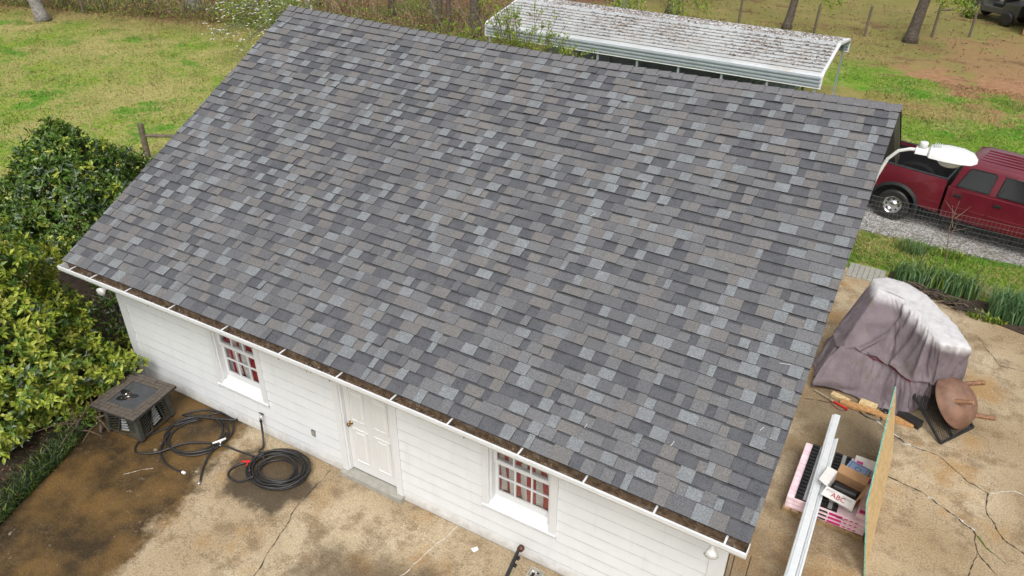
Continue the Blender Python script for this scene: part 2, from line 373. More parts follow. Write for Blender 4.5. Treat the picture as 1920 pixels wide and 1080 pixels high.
def blades(name, P, H, Wd, lean, mats, mi=None, parent=None, seg=1):
    """upright grass blades: a tapering strip bending over"""
    P = np.asarray(P, float); k = len(P); a = rng.uniform(0, 2*np.pi, k); b = rng.uniform(0, 2*np.pi, k)
    side = np.stack([np.cos(a), np.sin(a), 0*a], 1); ld = np.stack([np.cos(b), np.sin(b), 0*b], 1)
    H = np.broadcast_to(H, (k,))[:, None]; Wd = np.broadcast_to(Wd, (k,))[:, None]; lean = np.broadcast_to(lean, (k,))[:, None]
    z = np.array([[0, 0, 1.]])
    if seg == 1:
        V = np.stack([P-side*Wd/2, P+side*Wd/2, P+z*H+ld*lean*H], 1).reshape(-1, 3); F = np.arange(3*k).reshape(-1, 3)
        return npmesh(name, V, F, mats, mi, parent)
    m1 = P+z*H*.6+ld*lean*H*.25; V = np.stack([P-side*Wd*.4, P+side*Wd*.4, m1+side*Wd*.5, m1-side*Wd*.5, P+z*H*(1-.35*lean)+ld*lean*H], 1).reshape(-1, 3)
    i = np.arange(k)[:, None]*5; F = np.concatenate([i+np.array([[0, 1, 2]]), i+np.array([[0, 2, 3]]), i+np.array([[3, 2, 4]])], 1).reshape(-1, 3)
    return npmesh(name, V, F, mats, None if mi is None else np.repeat(mi, 3), parent)

# ------------------------------------------------------------------ the setting
def sheet(name, pts, z0, z1, m):
    b = MB(); b.prism(pts, z0, z1, m, 'z'); o = b.build(name); return tag(o, kind='structure')
b = MB(); nx = 60
gx = np.concatenate([np.linspace(-160, -40, 8), np.linspace(-36, 30, 67), np.linspace(36, 160, 8)]); gy = np.concatenate([np.linspace(-120, -20, 8), np.linspace(-16, 48, 65), np.linspace(54, 220, 8)])
XX, YY = np.meshgrid(gx, gy); far = np.clip((np.hypot(XX-4, YY-8)-24)/30, 0, 1)
ZZ = -.035+far*.10*np.sin(XX*.31+1)*np.cos(YY*.27)
V = np.stack([XX, YY, ZZ], -1).reshape(-1, 3); nxx = len(gx); idx = np.arange(len(gy)-1)[:, None]*nxx+np.arange(nxx-1)[None]; idx = idx.reshape(-1, 1)
F = np.concatenate([idx, idx+1, idx+1+nxx, idx+nxx], 1)
tag(npmesh('ground', V, F, ['lawn'], smooth=True), kind='structure')
slab_pts = [(2.2, -16), (1.75, -5.2), (1.09, -3.29), (.66, -1.95), (.22, -.95), (-.03, -.25), (-.03, 10.2), (10.25, 10.35), (10.28, 9.95), (11.0, 10.06), (11.45, 10.28), (11.95, 9.97), (12.53, 9.78), (13.12, 9.58), (13.68, 9.42), (22, 6.4), (22, -16)]
slab = sheet('concrete_slab', slab_pts, -.12, 0, 'concrete')
sheet('gravel_drive', [(7.5, 12.5), (9.3, 12.32), (10.25, 12.42), (12, 12.36), (13.63, 12.47), (17, 12.3), (26, 12.0), (26, 17.0), (13.5, 17.6), (10.5, 16.4), (7.5, 16.2)], -.05, -.006, 'gravel_mat')
sheet('planting_bed', [(1.7, -5.3), (1.06, -3.31), (.63, -1.97), (.19, -.97), (-.06, -.27), (-.06, 3.6), (-3.4, 3.4), (-4.8, 1.0), (-4.6, -5.5)], -.09, .004, 'soil')
sheet('flower_bed', [(11.03, 10.10), (11.47, 10.31), (11.97, 10.0), (12.55, 9.81), (13.14, 9.61), (13.7, 9.45), (15.5, 8.8), (15.8, 10.0), (13.8, 10.25), (12.4, 10.45), (11.1, 10.72)], -.06, -.002, 'soil')
ap = empty('boarded_apron', (10.65, 10.3, 0)); tag(ap, kind='structure')
b = MB()
for k in range(7):
    b = MB(); x = 10.262+k*.107; b.box((x, 9.97+.003*k, -.05), (x+.099, 10.60, .012+.003*(k % 2)), 'grey_sill'); fix(b.build('plank'), ap)

simple('crack_dark', (.06, .043, .03), .95)
def crack(pts, wid=.012, m='crack_dark'):
    b = MB(); P = [Vector((*p, 0)) for p in pts]; fine = []
    for a, c in zip(P[:-1], P[1:]):
        k = max(2, int((c-a).length/.08))
        for j in range(k): fine.append(a.lerp(c, j/k) + Vector((random.uniform(-.016, .016), random.uniform(-.016, .016), 0)))
    fine.append(P[-1])
    for a, c in zip(fine[:-1], fine[1:]):
        t = (c-a).normalized(); s_ = Vector((-t.y, t.x, 0)); w1 = wid*random.choice((.25, .5, .8, 1.4))/2; w2 = wid*random.choice((.25, .5, .8, 1.4))/2
        b.poly([a-s_*w1+Vector((0, 0, .004)), c-s_*w2+Vector((0, 0, .004)), c+s_*w2+Vector((0, 0, .004)), a+s_*w1+Vector((0, 0, .004))], m)
    return b.build('crack', slab)
simple('crack_pale', (.55, .52, .46), .9); simple('moss', (.08, .12, .02), .95)
crack([(10.32, 5.32), (11.0, 5.5), (11.57, 5.35), (12.04, 5.03), (12.55, 4.99), (13.0, 4.6), (13.28, 4.5), (13.27, 4.09), (13.49, 3.66), (13.8, 3.5)], .02)
crack([(11.57, 5.36), (12.04, 5.035), (12.3, 5.0)], .03, 'crack_pale')
crack([(13.3, 4.52), (13.6, 4.75), (13.9, 4.7), (14.4, 4.9)], .014, 'crack_pale')
crack([(11.6, 4.35), (11.88, 4.13), (12.49, 3.99), (13.14, 3.6), (13.2, 3.2), (13.5, 2.9), (13.9, 2.9)], .022)
crack([(12.5, 3.98), (12.9, 3.75), (13.14, 3.61)], .03, 'crack_pale')
crack([(13.14, 3.6), (13.3, 3.35), (13.55, 3.2)], .022, 'moss')
crack([(13.2, 3.2), (13.1, 2.6), (12.8, 2.0), (12.9, 1.0)], .014)
crack([(12.9, 8.9), (13.3, 8.1), (14.5, 8.2)], .014)
crack([(4.43, -.1), (4.5, -.9), (4.83, -2.05), (4.9, -3.2)], .016)
crack([(6.73, -.03), (6.6, -.7), (6.56, -1.04), (6.2, -1.9)], .012, 'crack_pale')
crack([(1.75, -1.75), (2.05, -1.45)], .008, 'crack_pale')

# ------------------------------------------------------------------ the garage
GL, EV, HE, DR, HR = 10.3642, .5269, 2.5843, 5.0851, 5.3434
XL, XR = -.251, GL+.251
SL = math.hypot(DR+EV, HR-HE); EX = SL/39.72; SY, SZ = (DR+EV)/SL, (HR-HE)/SL
def sag(x, t):
    t = min(1, max(0, t)); q = math.sin(math.pi*min(1, max(0, (x-XL)/(XR-XL)))); return q*(.075*(1-t)**2 - .085*t**1.5)
def RP(x, s, nn=0.0):      # point on the front roof slope: s metres up from the eave, nn above the deck
    return (x, -EV + s*SY - nn*SZ, HE + s*SZ + nn*SY + sag(x, s/SL))
def RB(x, s, nn=0.0):      # mirrored back slope
    p = RP(x, s, nn); return (x, 2*DR-p[1], p[2])
garage = empty('garage', (0, 0, 0))
tag(garage, 'white clapboard garage with a large grey shingled gable roof', 'garage')
# wall cores
openings = [(2.23, 3.13, .80, 2.25), (4.76, 5.674, 0, 2.19), (7.266, 8.166, .80, 2.25)]
b = MB(); xs = [0]+[v for o in openings for v in o[:2]]+[GL]
for i in range(0, len(xs), 2): b.box((xs[i], .02, 0), (xs[i+1], .14, 2.60), 'white_paint')
for x0, x1, z0, z1 in openings:
    if z0 > 0: b.box((x0, .02, 0), (x1, .14, z0), 'white_paint')
    b.box((x0, .02, z1), (x1, .14, 2.60), 'white_paint')
b.build('front_wall', garage)
BY = 2*DR
for name, x0 in (('side_wall', 0.0), ('side_wall', GL-.33)):
    b = MB(); b.prism([(.141, 0), (BY-.02, 0), (BY-.02, 2.6), (DR, 2.6+(DR-.14)*SZ/SY-.03), (.141, 2.6)], x0, x0+.12, 'white_paint', 'x'); b.build(name, garage)
b = MB(); b.box((.121, BY-.14, 0), (GL-.331, BY-.021, 2.58), 'white_paint'); b.build('back_wall', garage)
b = MB(); b.box((.13, .15, .001), (GL-.34, BY-.15, .02), 'interior_dark'); b.build('floor', garage)
# clapboards
nb = 13; ch = 2.58/nb
for k in range(nb):
    z0, z1 = .03+k*ch, .03+(k+1)*ch+.012; cuts = []
    for i, (x0, x1, a, c) in enumerate(openings):
        lo, hi = (x0-.10, x1+.10) if i != 1 else (x0-.105, x1+.105)
        zlo, zhi = (a-.07, c+.10) if i != 1 else (0, c+.1)
        if z1 > zlo and z0 < zhi: cuts.append((lo, hi))
    x = .165; segs = []
    for lo, hi in cuts: segs.append((x, lo-.002)); x = hi+.002
    segs.append((x, GL-.165))
    for a, c in segs:
        b = MB(); j = random.uniform(-.0015, .0015)
        b.prism([(.021, z0), (-.019+j, z0), (-.019+j, z0+.001), (-.004+j, z1), (.021, z1)], a, c, 'white_paint', 'x')
        b.poly([(a, -.0215+j, z0-.001), (c, -.0215+j, z0-.001), (c, -.0205+j, z0+.008), (a, -.0205+j, z0+.008)], 'lap_shade'); b.build('clapboard', garage)
for x0, x1 in ((-.022, .163), (GL-.163, GL+.022)):
    b = MB(); b.box((x0, -.03, .0), (x1, .018, 2.6), 'white_trim'); b.build('corner_board', garage)
b = MB(); b.box((-.03, -.012, .0), (GL+.03, .019, .028), 'grey_sill'); b.build('foundation_strip', garage)
# door
cas = MB(); cas.box((4.65, -.035, .0), (4.758, .018, 2.30), 'white_trim'); cas.build('door_casing', garage)
cas = MB(); cas.box((5.676, -.035, .0), (5.784, .018, 2.30), 'white_trim'); cas.build('door_casing', garage)
jm = MB(); jm.box((4.7585, -.01, .12), (4.785, .139, 2.189), 'white_trim'); jm.build('door_jamb', garage)
jm = MB(); jm.box((5.65, -.01, .12), (5.6755, .139, 2.189), 'white_trim'); jm.build('door_jamb', garage)
b = MB(); b.box((4.64, -.11, 0), (5.795, .06, .10), 'grey_sill'); b.build('threshold', garage, bevel=.008)
b = MB(); b.box((4.787, .05, .122), (5.648, .09, 2.187), 'door_white'); door = b.build('door', garage)
for cx in (5.012, 5.422):
    for z0, z1 in ((.30, .98), (1.12, 1.72), (1.82, 2.05)):
        b = MB(); w_ = .145; y = .05
        for (xa, xb, za, zb) in ((cx-w_, cx+w_, z0, z0+.028), (cx-w_, cx+w_, z1-.028, z1), (cx-w_, cx-w_+.028, z0+.028, z1-.028), (cx+w_-.028, cx+w_, z0+.028, z1-.028)):
            b.box((xa, y-.014, za), (xb, y+.004, zb), 'door_white')
        b.hexa([(cx-w_+.05, y+.003, z0+.05), (cx+w_-.05, y+.003, z0+.05), (cx+w_-.05, y+.003, z1-.05), (cx-w_+.05, y+.003, z1-.05),
                (cx-w_+.075, y-.012, z0+.08), (cx+w_-.075, y-.012, z0+.08), (cx+w_-.075, y-.012, z1-.08), (cx-w_+.075, y-.012, z1-.08)], 'door_white')
        b.build('panel', door, bevel=.004)
b = MB(); b.lathe([(.001, 0), (.036, 0), (.036, .006), (.012, .012), (.012, .035), (.028, .045), (.033, .06), (.026, .075), (.002, .08)], (4.86, .05, 1.06), (0, -1, 0), 'brass', 16, False); b.build('knob', door, smooth=True)
# windows
def window(x0):
    wd = empty('window', (x0, 0, .7)); wd.parent = garage; w1 = x0+1.1018
    def part(bb, nm, par=wd, **k): return fix(bb.build(nm, None, **k), wd)
    for a, c in ((x0, x0+.098), (w1-.098, w1)):
        q = MB(); q.box((a, -.042, .745), (c, .018, 2.34), 'white_trim'); part(q, 'casing', bevel=.004)
    q = MB(); q.box((x0, -.040, 2.251), (w1, .017, 2.36), 'white_trim'); part(q, 'head_casing')
    q = MB(); q.prism([(-.055, .715), (-.055, .74), (.09, .862), (.10, .862), (.139, .862), (.139, .803), (.022, .803), (.019, .715)], x0-.005, w1+.005, 'white_trim', 'x'); part(q, 'sill')
    xa, xb = x0+.10, w1-.10
    for a, c in ((xa, xa+.03), (xb-.03, xb)):
        q = MB(); q.box((a, -.005, .85), (c, .138, 2.249), 'white_trim'); part(q, 'jamb')
    xa += .031; xb -= .031
    for nm, y, z0, z1 in (('lower_sash', .085, .864, 1.535), ('upper_sash', .048, 1.495, 2.245)):
        q = MB(); T = .035; br = .085 if nm == 'lower_sash' else .055
        q.box((xa, y, z0), (xb, y+T, z0+br), 'white_trim'); q.box((xa, y, z1-.045), (xb, y+T, z1), 'white_trim')
        q.box((xa, y+.001, z0+br), (xa+.045, y+T-.001, z1-.045), 'white_trim'); q.box((xb-.045, y+.001, z0+br), (xb, y+T-.001, z1-.045), 'white_trim')
        sx = part(q, nm); pw = (xb-xa-.09)/3; ph = (z1-.045-z0-br)/2
        q = MB()
        for k in (1, 2): q.box((xa+.045+k*pw-.011, y+.003, z0+br), (xa+.045+k*pw+.011, y+T-.004, z1-.045), 'white_trim')
        q.box((xa+.045, y+.005, z0+br+ph-.011), (xb-.045, y+T-.006, z0+br+ph+.011), 'white_trim'); part(q, 'muntin_grid')
        for i in range(3):
            for j in range(2):
                q = MB(); q.box((xa+.046+i*pw, y+.015, z0+br+.001+j*ph), (xa+.044+(i+1)*pw, y+.019, z0+br-.001+(j+1)*ph), 'pane_glass'); part(q, 'pane')
    return wd
W1X, W2X = 2.1305, 7.1656
window(W1X); window(W2X)
def flag(x0, x1, z0, z1, order, label, star=None, seed=0):
    rr = random.Random(seed); e = empty('striped_flag', ((x0+x1)/2, .22, z0)); tag(e, label, 'flag', None)
    n_ = len(order); e1 = []
    def X(u, v): return x0+(x1-x0)*u + .035*math.sin(v*4.1+seed)*math.sin(u*9+seed)+.03*math.sin(v*2.3+seed*2)*(1-v)
    def Y(u, v): return .178+.024*math.sin(u*n_*2.2+v*1.5+seed)+.005*math.sin(v*9+u*7)
    groups = {}
    for i, c_ in enumerate(order):
        if c_ == ' ': continue
        q = MB(); m = {'r': 'red_cloth', 'w': 'white_cloth', 'b': 'blue_cloth'}[c_]
        for a in range(3):
            for k in range(10):
                u0, u1 = (i+a/3)/n_, (i+(a+1)/3)/n_; v0, v1 = k/10, (k+1)/10
                P = [(X(u, v), Y(u, v), z0+(z1-z0)*v) for u, v in ((u0, v0), (u1, v0), (u1, v1), (u0, v1))]
                q.hexa(P + [(p[0], p[1]+.003, p[2]) for p in P], m)
        fix(q.build('stripe'), e)
    if star:
        xa, xb, za, zb = star; q = MB(); q.box((xa, .1415, za), (xb, .1435, zb), 'blue_cloth'); cn = fix(q.build('canton'), e)
        q = MB()
        for i in range(4):
            for j in range(3):
                cx, cz = xa+(i+.5+.5*(j % 2)*.8)*(xb-xa)/4.6, za+(j+.5)*(zb-za)/3; P = []
                for k in range(10):
                    r_ = .026 if k % 2 == 0 else .011; P.append((cx+r_*math.sin(k*math.pi/5), .1405, cz+r_*math.cos(k*math.pi/5)))
                for k in range(10): q.poly([(cx, .1405, cz), P[k], P[(k+1) % 10]], 'white_cloth')
        tag(fix(q.build('stars'), e), kind='stuff')
flag(W1X+.03, W1X+1.0, .88, 2.2, 'wrwrwrwrw', 'red and white striped flag curtain in the window beside the hose tap', None, 1)
flag(W2X+.02, W2X+1.02, .88, 2.2, 'rwrwrwrwrwr', 'striped flag curtain with a starred blue corner behind the window beyond the door', (W2X+.42, W2X+.8, 1.62, 1.95), 4)
# tap, socket
b = MB(); b.tube([(3.04, -.005, .44), (3.04, -.06, .44), (3.04, -.085, .43), (3.04, -.09, .39)], .016, 'steel', 8); b.tube([(3.04, -.055, .44), (3.04, -.055, .485)], .008, 'steel', 6)
b.tube([(3.0, -.055, .49), (3.08, -.055, .49)], .011, 'black_metal', 6); b.build('hose_tap', garage)
b = MB(); b.box((4.08, -.035, .50), (4.155, -.012, .61), 'steel'); b.box((4.092, -.040, .56), (4.143, -.034, .60), 'grey_sill'); b.box((4.092, -.040, .51), (4.143, -.034, .55), 'grey_sill'); b.build('outdoor_socket', garage)
# roof
b = MB(); NXS = 24
for side in (RP, RB):
    for i in range(NXS):
        for j in range(6):
            x0, x1 = XL+.01+(XR-XL-.02)*i/NXS, XL+.01+(XR-XL-.02)*(i+1)/NXS; s0, s1 = .02+(SL-.02)*j/6, .02+(SL-.02)*(j+1)/6
            P = [side(x0, s0, 0), side(x1, s0, 0), side(x1, s1, 0), side(x0, s1, 0)]; Q = [side(x0, s0, -.06), side(x1, s0, -.06), side(x1, s1, -.06), side(x0, s1, -.06)]
            b.poly(P, 'roof_deck'); b.poly(Q[::-1], 'roof_deck')
            if j == 0: b.poly([Q[0], Q[1], P[1], P[0]], 'roof_deck')
            if i == 0: b.poly([P[0], P[3], Q[3], Q[0]], 'roof_deck')
            if i == NXS-1: b.poly([P[2], P[1], Q[1], Q[2]], 'roof_deck')
roof = b.build('roof', garage)
names = [s[0] for s in SH]; probs = np.array([s[2] for s in SH]); probs /= probs.sum()
pieces = []
for k in range(40):
    x = XL-.008+random.uniform(-.12, 0); raised = random.random() < .5; prev = None
    while x < XR+.008:
        c_ = rng.choice(len(SH), p=probs)
        while c_ == prev and (c_ == 4 or random.random() < .75): c_ = rng.choice(len(SH), p=probs)
        wd = random.choice((.08, .12, .15, .17, .19, .22)) if c_ == 4 else random.choice((.10, .14, .17, .20, .24, .28))
        x0, x1 = max(x, XL-.008), min(x+wd, XR+.008); x += wd
        if x1-x0 < .012: continue
        if c_ == 4: raised = True
        elif c_ == 0: raised = False
        else: raised = random.random() < .55
        prev = c_; pieces.append((k, x0, x1, int(c_), raised, (not raised) or random.random() < .15))
def shingle_piece(b, k, x0, x1, c_, raised, band):
    s0 = k*EX + (-.028 if k == 0 else 0) + random.uniform(-.002, .002); s1 = min((k+1)*EX+.012, SL-.004)
    if k == 39: s1 = SL-.004
    h = (.027 if raised else .020)+random.uniform(-.001, .001); lo = .0015; hu = h-.014; g = .0012; h += .010 if random.random() < .05 else 0
    x0 += g; x1 -= g; m = names[c_]
    T = [RP(x0, s0, h), RP(x1, s0, h), RP(x1, s1, hu), RP(x0, s1, hu)]; B = [RP(x0, s0, lo), RP(x1, s0, lo)]
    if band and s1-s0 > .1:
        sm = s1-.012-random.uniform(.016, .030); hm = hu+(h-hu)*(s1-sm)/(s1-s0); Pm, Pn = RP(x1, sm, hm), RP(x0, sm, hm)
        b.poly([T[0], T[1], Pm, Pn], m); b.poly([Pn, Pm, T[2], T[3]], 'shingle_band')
    else: b.poly(T, m)
    b.poly([B[0], B[1], T[1], T[0]], 'asphalt_edge')
    b.poly([B[0], T[0], T[3]], 'asphalt_edge'); b.poly([B[1], T[2], T[1]], 'asphalt_edge')
def score(p):
    c_ = Vector(RP((p[1]+p[2])/2, p[0]*EX)); return (p[2]-p[1])/((c_-CAM).length**2)
order = sorted(range(len(pieces)), key=lambda i: -score(pieces[i])); top = set(order[:295])
bulk = MB()
for i, p in enumerate(pieces):
    if i in top: q = MB(); shingle_piece(q, *p); q.build('shingle', roof)
    else: shingle_piece(bulk, *p)
tag(bulk.build('shingle_field', roof), kind='stuff')
b = MB()                                           # back slope courses
for k in range(40):
    s0, s1 = k*EX, min((k+1)*EX+.01, SL-.01)
    for i in range(20):
        x0, x1 = XL-.008+(XR-XL+.016)*i/20, XL-.008+(XR-XL+.016)*(i+1)/20; m = names[random.randrange(5)]
        b.poly([RB(x0, s0, .015), RB(x0, s1, .006), RB(x1, s1, .006), RB(x1, s0, .015)], m); b.poly([RB(x0, s0, .001), RB(x0, s0, .015), RB(x1, s0, .015), RB(x1, s0, .001)], 'asphalt_edge')
tag(b.build('back_shingles', roof), kind='stuff')
for k in range(54):                                # ridge caps overlap from left to right
    x0 = XL-.012+k*(XR-XL+.02)/54; x1 = x0+(XR-XL+.02)/54+.012; q = MB(); wv = .128+random.uniform(-.004, .004)
    def RC(x, s, nn, back): return RB(x, SL-s, nn) if back else RP(x, SL-s, nn)
    ha, hb = .020, .034
    prof = [(wv, 0), (.05, 0), (.012, 0), (.012, 1), (.05, 1), (wv, 1)]
    A = [RC(x0, s, ha+(.004 if s < .02 else 0), bk) for s, bk in prof]; Bq = [RC(x1, s, hb+(.004 if s < .02 else 0), bk) for s, bk in prof]; Bl = [RC(x1, s, hb-.016, bk) for s, bk in prof]
    for j in range(5): q.poly([A[j], Bq[j], Bq[j+1], A[j+1]], 'ridge_shingle'); q.poly([Bq[j], Bl[j], Bl[j+1], Bq[j+1]], 'asphalt_edge')
    lo0 = RC(x0, wv, .008, 0); lo1 = RC(x1, wv, .008, 0); q.poly([A[0], lo0, lo1, Bq[0]], 'asphalt_edge')
    q.build('ridge_cap', roof)
for (x, s, a, L) in ((9.55, .62, 1.3, .07), (10.35, 1.15, 1.1, .06), (10.3, 2.0, .2, .12), (10.4, .95, .5, .07), (8.6, .45, 1.4, .06), (5.2, 3.9, 1.2, .1), (3.0, 6.0, 1.8, .06), (7.4, 3.3, .9, .08), (1.1, 2.1, .4, .04)):
    q = MB(); dx, ds = math.cos(a)*L, math.sin(a)*L; q.poly([RP(x, s, .030), RP(x+dx, s+ds, .030), RP(x+dx-.003, s+ds+.003, .030), RP(x-.003, s+.003, .030)], 'scuff'); q.build('scuff_mark', roof)
# rake trim, soffit, fascia
for x0, x1 in ((XL+.012, XL+.04), (XR-.04, XR-.012)):
    for sd_ in (RP, RB):
        q = MB()
        for j in range(8):
            s0, s1 = .03+(SL-.03)*j/8, .03+(SL-.03)*(j+1)/8
            q.hexa([sd_(x0, s0, -.20), sd_(x1, s0, -.20), sd_(x1, s1, -.20), sd_(x0, s1, -.20), sd_(x0, s0, -.062), sd_(x1, s0, -.062), sd_(x1, s1, -.062), sd_(x0, s1, -.062)], 'black_metal' if x0 > 5 else 'white_trim')
        q.build('rake_board', garage, recalc=True)
YF = -EV+.035
q = MB()
for i in range(16):
    x0, x1 = XL+.045+(XR-XL-.09)*i/16, XL+.045+(XR-XL-.09)*(i+1)/16; z0, z1 = HE+sag(x0, 0), HE+sag(x1, 0)
    q.hexa([(x0, YF, z0-.22), (x1, YF, z1-.22), (x1, YF+.022, z1-.22), (x0, YF+.022, z0-.22), (x0, YF, z0-.045), (x1, YF, z1-.045), (x1, YF+.022, z1-.045), (x0, YF+.022, z0-.045)], 'fascia_brown')
q.build('fascia', garage)
q = MB(); q.box((XL+.045, YF+.024, HE-.20), (XR-.045, -.001, HE-.185), 'white_trim'); q.build('soffit', garage)
# gutter
gut = empty('gutter', (5, -.6, 2.5)); gut.parent = garage
GYB, GYO = YF-.002, -EV-.125
def gz(x): return 2.522+sag(x, 0)
q = MB(); NG = 20; inner = []
for i in range(NG):
    xs_ = [XL-.01+(XR-XL+.02)*(i+j)/NG for j in (0, 1)]
    def prof(x): z = gz(x); return [(x, GYB, z-.01), (x, GYB, z-.115), (x, GYO+.045, z-.115), (x, GYO+.012, z-.055), (x, GYO+.012, z-.006), (x, GYO+.012, z)]
    a, c = prof(xs_[0]), prof(xs_[1])
    for j in range(5): q.poly([a[j], a[j+1], c[j+1], c[j]], 'gutter_dirt')
    def profo(x): z = gz(x); return [(x, GYB+.0015, z-.117), (x, GYO+.040, z-.118), (x, GYO+.002, z-.056), (x, GYO+.002, z-.012), (x, GYO-.010, z-.010), (x, GYO-.010, z+.008), (x, GYO+.014, z+.008), (x, GYO+.014, z)]
    a, c = profo(xs_[0]), profo(xs_[1])
    for j in range(7): q.poly([a[j], c[j], c[j+1], a[j+1]], 'white_trim')
fix(q.build('trough'), gut)
for x in (XL-.012, XR+.002):
    q = MB(); z = gz(x); q.prism([(GYB, z+.005), (GYB, z-.118), (GYO+.04, z-.119), (GYO-.002, z-.057), (GYO-.008, z+.007)], x, x+.010, 'white_trim', 'x'); fix(q.build('end_cap'), gut)
for x in (.02, .54, 1.34, 2.29, 3.36, 4.43, 5.4, 6.25, 7.08, 8.03, 8.84, 9.65, 10.4):
    z = gz(x); q = MB(); q.box((x-.011, GYO+.0, z+.009), (x+.011, GYB+.02, z+.015), 'white_trim'); fix(q.build('hanger'), gut)
k = 1500; x = rng.uniform(XL+.05, 9.2, k); x = x[rng.random(len(x)) < np.where((x > 1.5) & (x < 7), 1, .35)]; k = len(x)
C_ = np.stack([x, rng.uniform(GYO+.04, GYB-.01, k), np.array([gz(v) for v in x])-.108+rng.uniform(0, .03, k)], 1)
lv = leaves('leaf_debris', C_, rng.normal(size=(k, 3))*[1, 1, .3], np.tile([0, 0, 1.], (k, 1))+rng.normal(size=(k, 3))*.4, rng.uniform(.02, .05, k), .018, ['dry_leaf', 'twig_dark', 'twig_pale'], rng.integers(0, 3, k))
fix(lv, gut)
# flood lamps under the eave
def flood(name, x, y, z, d, label):
    e = empty(name, (x, y, z)); tag(e, label, 'lamp', 'flood lamps under the eave corners'); d = Vector(d).normalized()
    q = MB(); q.lathe([(.02, -.16), (.028, -.15), (.03, -.07), (.045, -.05), (.075, .0)], (x, y, z), d, 'white_plastic', 18); fix(q.build('socket', smooth=True), e)
    q = MB(); q.lathe([(.075, .001), (.078, .01), (.062, .03), (.03, .042), (.001, .046)], (x, y, z), d, 'lamp_glass', 18); fix(q.build('lens', smooth=True), e)
    q = MB(); q.tube([Vector((x, y, z))-d*.15, Vector((x, y+.1, z+.08)), Vector((x, YF+.05, HE-.205))], .014, 'white_plastic', 6); fix(q.build('bracket'), e)
flood('flood_lamp', 10.28, -.52, 2.17, (.1, -.5, -.75), 'glass flood lamp under the gutter at the corner facing the pallet')
flood('flood_lamp', .62, -.60, 2.30, (-.1, -.75, -.3), 'ribbed white flood lamp under the gutter beside the evergreen hedge')
for k, (x, y) in enumerate(((10.45, -.45), (10.50, -.43), (10.66, -.50))):
    q = MB(); q.tube([(x, y, 2.36), (x-.01, y+.05, 1.6), (x+.03, y+.12, .8), (x-.02+.05*k, y+.2, .012)], .006, 'twig_dark', 5)
    tag(q.build('hanging_cable'), ('thin brown cable hanging right beside the white corner board', 'thin brown cable hanging a hand away from the corner board', 'thin cable hanging from the outer end of the gutter')[k], 'cable', 'cables hanging at the eave corner')
# yard light on the gable
yl = empty('yard_light', (GL+.02, 6.7, 3.3)); tag(yl, 'white street style yard light on a curved arm above the maroon pickup', 'lamp')
q = MB(); q.box((GL-.209, 6.66, 3.25), (GL+.05, 6.74, 3.5), 'lamp_white'); fix(q.build('wall_bracket'), yl)
q = MB(); q.tube([(GL+.06, 6.7, 3.3), (GL+.12, 6.7, 3.7), (GL+.20, 6.7, 4.0), (GL+.32, 6.7, 4.16), (GL+.47, 6.7, 4.22), (GL+.60, 6.7, 4.23)], .028, 'lamp_white', 8); q.tube([(GL+.03, 6.7, 3.42), (GL+.09, 6.7, 3.45)], .03, 'lamp_white', 8); fix(q.build('arm', smooth=True), yl)
q = MB(); lx = GL+.55
prof = [(0, .11, .075), (.17, .115, .08), (.20, .19, .12), (.42, .235, .15), (.64, .235, .14), (.79, .19, .10), (.86, .07, .035)]
for (xa, wa, ha), (xb, wb, hb) in zip(prof[:-1], prof[1:]):
    for a0, a1 in zip(range(0, 180, 20), range(20, 200, 20)):
        P = []
        for xx, ww, hh, an in ((xa, wa, ha, a0), (xb, wb, hb, a0), (xb, wb, hb, a1), (xa, wa, ha, a1)): P.append((lx+xx, 6.7+ww*math.cos(R(an)), 4.20+hh*min(1, 1.25*math.sin(R(an)))))
        q.poly(P, 'lamp_white')
    q.poly([(lx+xa, 6.7-wa, 4.20), (lx+xb, 6.7-wb, 4.20), (lx+xb, 6.7+wb, 4.20), (lx+xa, 6.7+wa, 4.20)], 'lamp_white')
q.poly([(lx, 6.7+.11*math.cos(R(a)), 4.20+.075*min(1, 1.25*math.sin(R(a)))) for a in range(0, 200, 20)], 'lamp_white')
o = fix(q.build('housing', recalc=True), yl); smooth_angle(o, 40)
for k in range(4): q = MB(); q.box((lx+.24+k*.028, 6.64, 4.31), (lx+.25+k*.028, 6.76, 4.37), 'lamp_white'); fix(q.build('cooling_fin'), yl)
q = MB(); q.lathe([(.06, 0), (.062, .085), (.054, .10), (.001, .104)], (lx+.09, 6.7, 4.272), (0, 0, 1), 'lamp_white', 16); fix(q.build('photocell', smooth=True), yl)
q = MB(); q.lathe([(.20, 0), (.19, .05), (.14, .11), (.06, .14), (.001, .145)], (lx+.50, 6.7, 4.198), (0, 0, -1), 'lamp_glass', 20); fix(q.build('lens', smooth=True), yl)

# ------------------------------------------------------------------ fire pit table
fp = empty('fire_pit_table', (1.06, -.86, 0), R(7)); tag(fp, 'square stone topped fire pit table with dark lattice sides by the hedge', 'fire pit')
b = MB(); T = .46; I = .27
for a, c in (((-T, -T), (T, -I)), ((-T, I), (T, T)), ((-T, -I), (-I, I)), ((I, -I), (T, I))): b.box((*a, .565), (*c, .60), 'stone_grout')
b.build('table_frame', fp)
def tiles(x0, y0, x1, y1, along):
    v = y0 if along == 'x' else x0; end = y1 if along == 'x' else x1; rows = 3; dv = (end-v)/rows
    for r in range(rows):
        u = x0 if along == 'x' else y0; ue = x1 if along == 'x' else y1
        while u < ue-.01:
            L = min(random.uniform(.055, .13), ue-u)
            if ue-u-L < .03: L = ue-u
            q = MB(); g = .0035; h = .612+random.uniform(-.003, .006)
            if along == 'x': q.box((u+g, v+r*dv+g, .599), (u+L-g, v+(r+1)*dv-g, h), 'stone_tile')
            else: q.box((v+r*dv+g, u+g, .599), (v+(r+1)*dv-g, u+L-g, h), 'stone_tile')
            q.build('stone_tile', fp); u += L
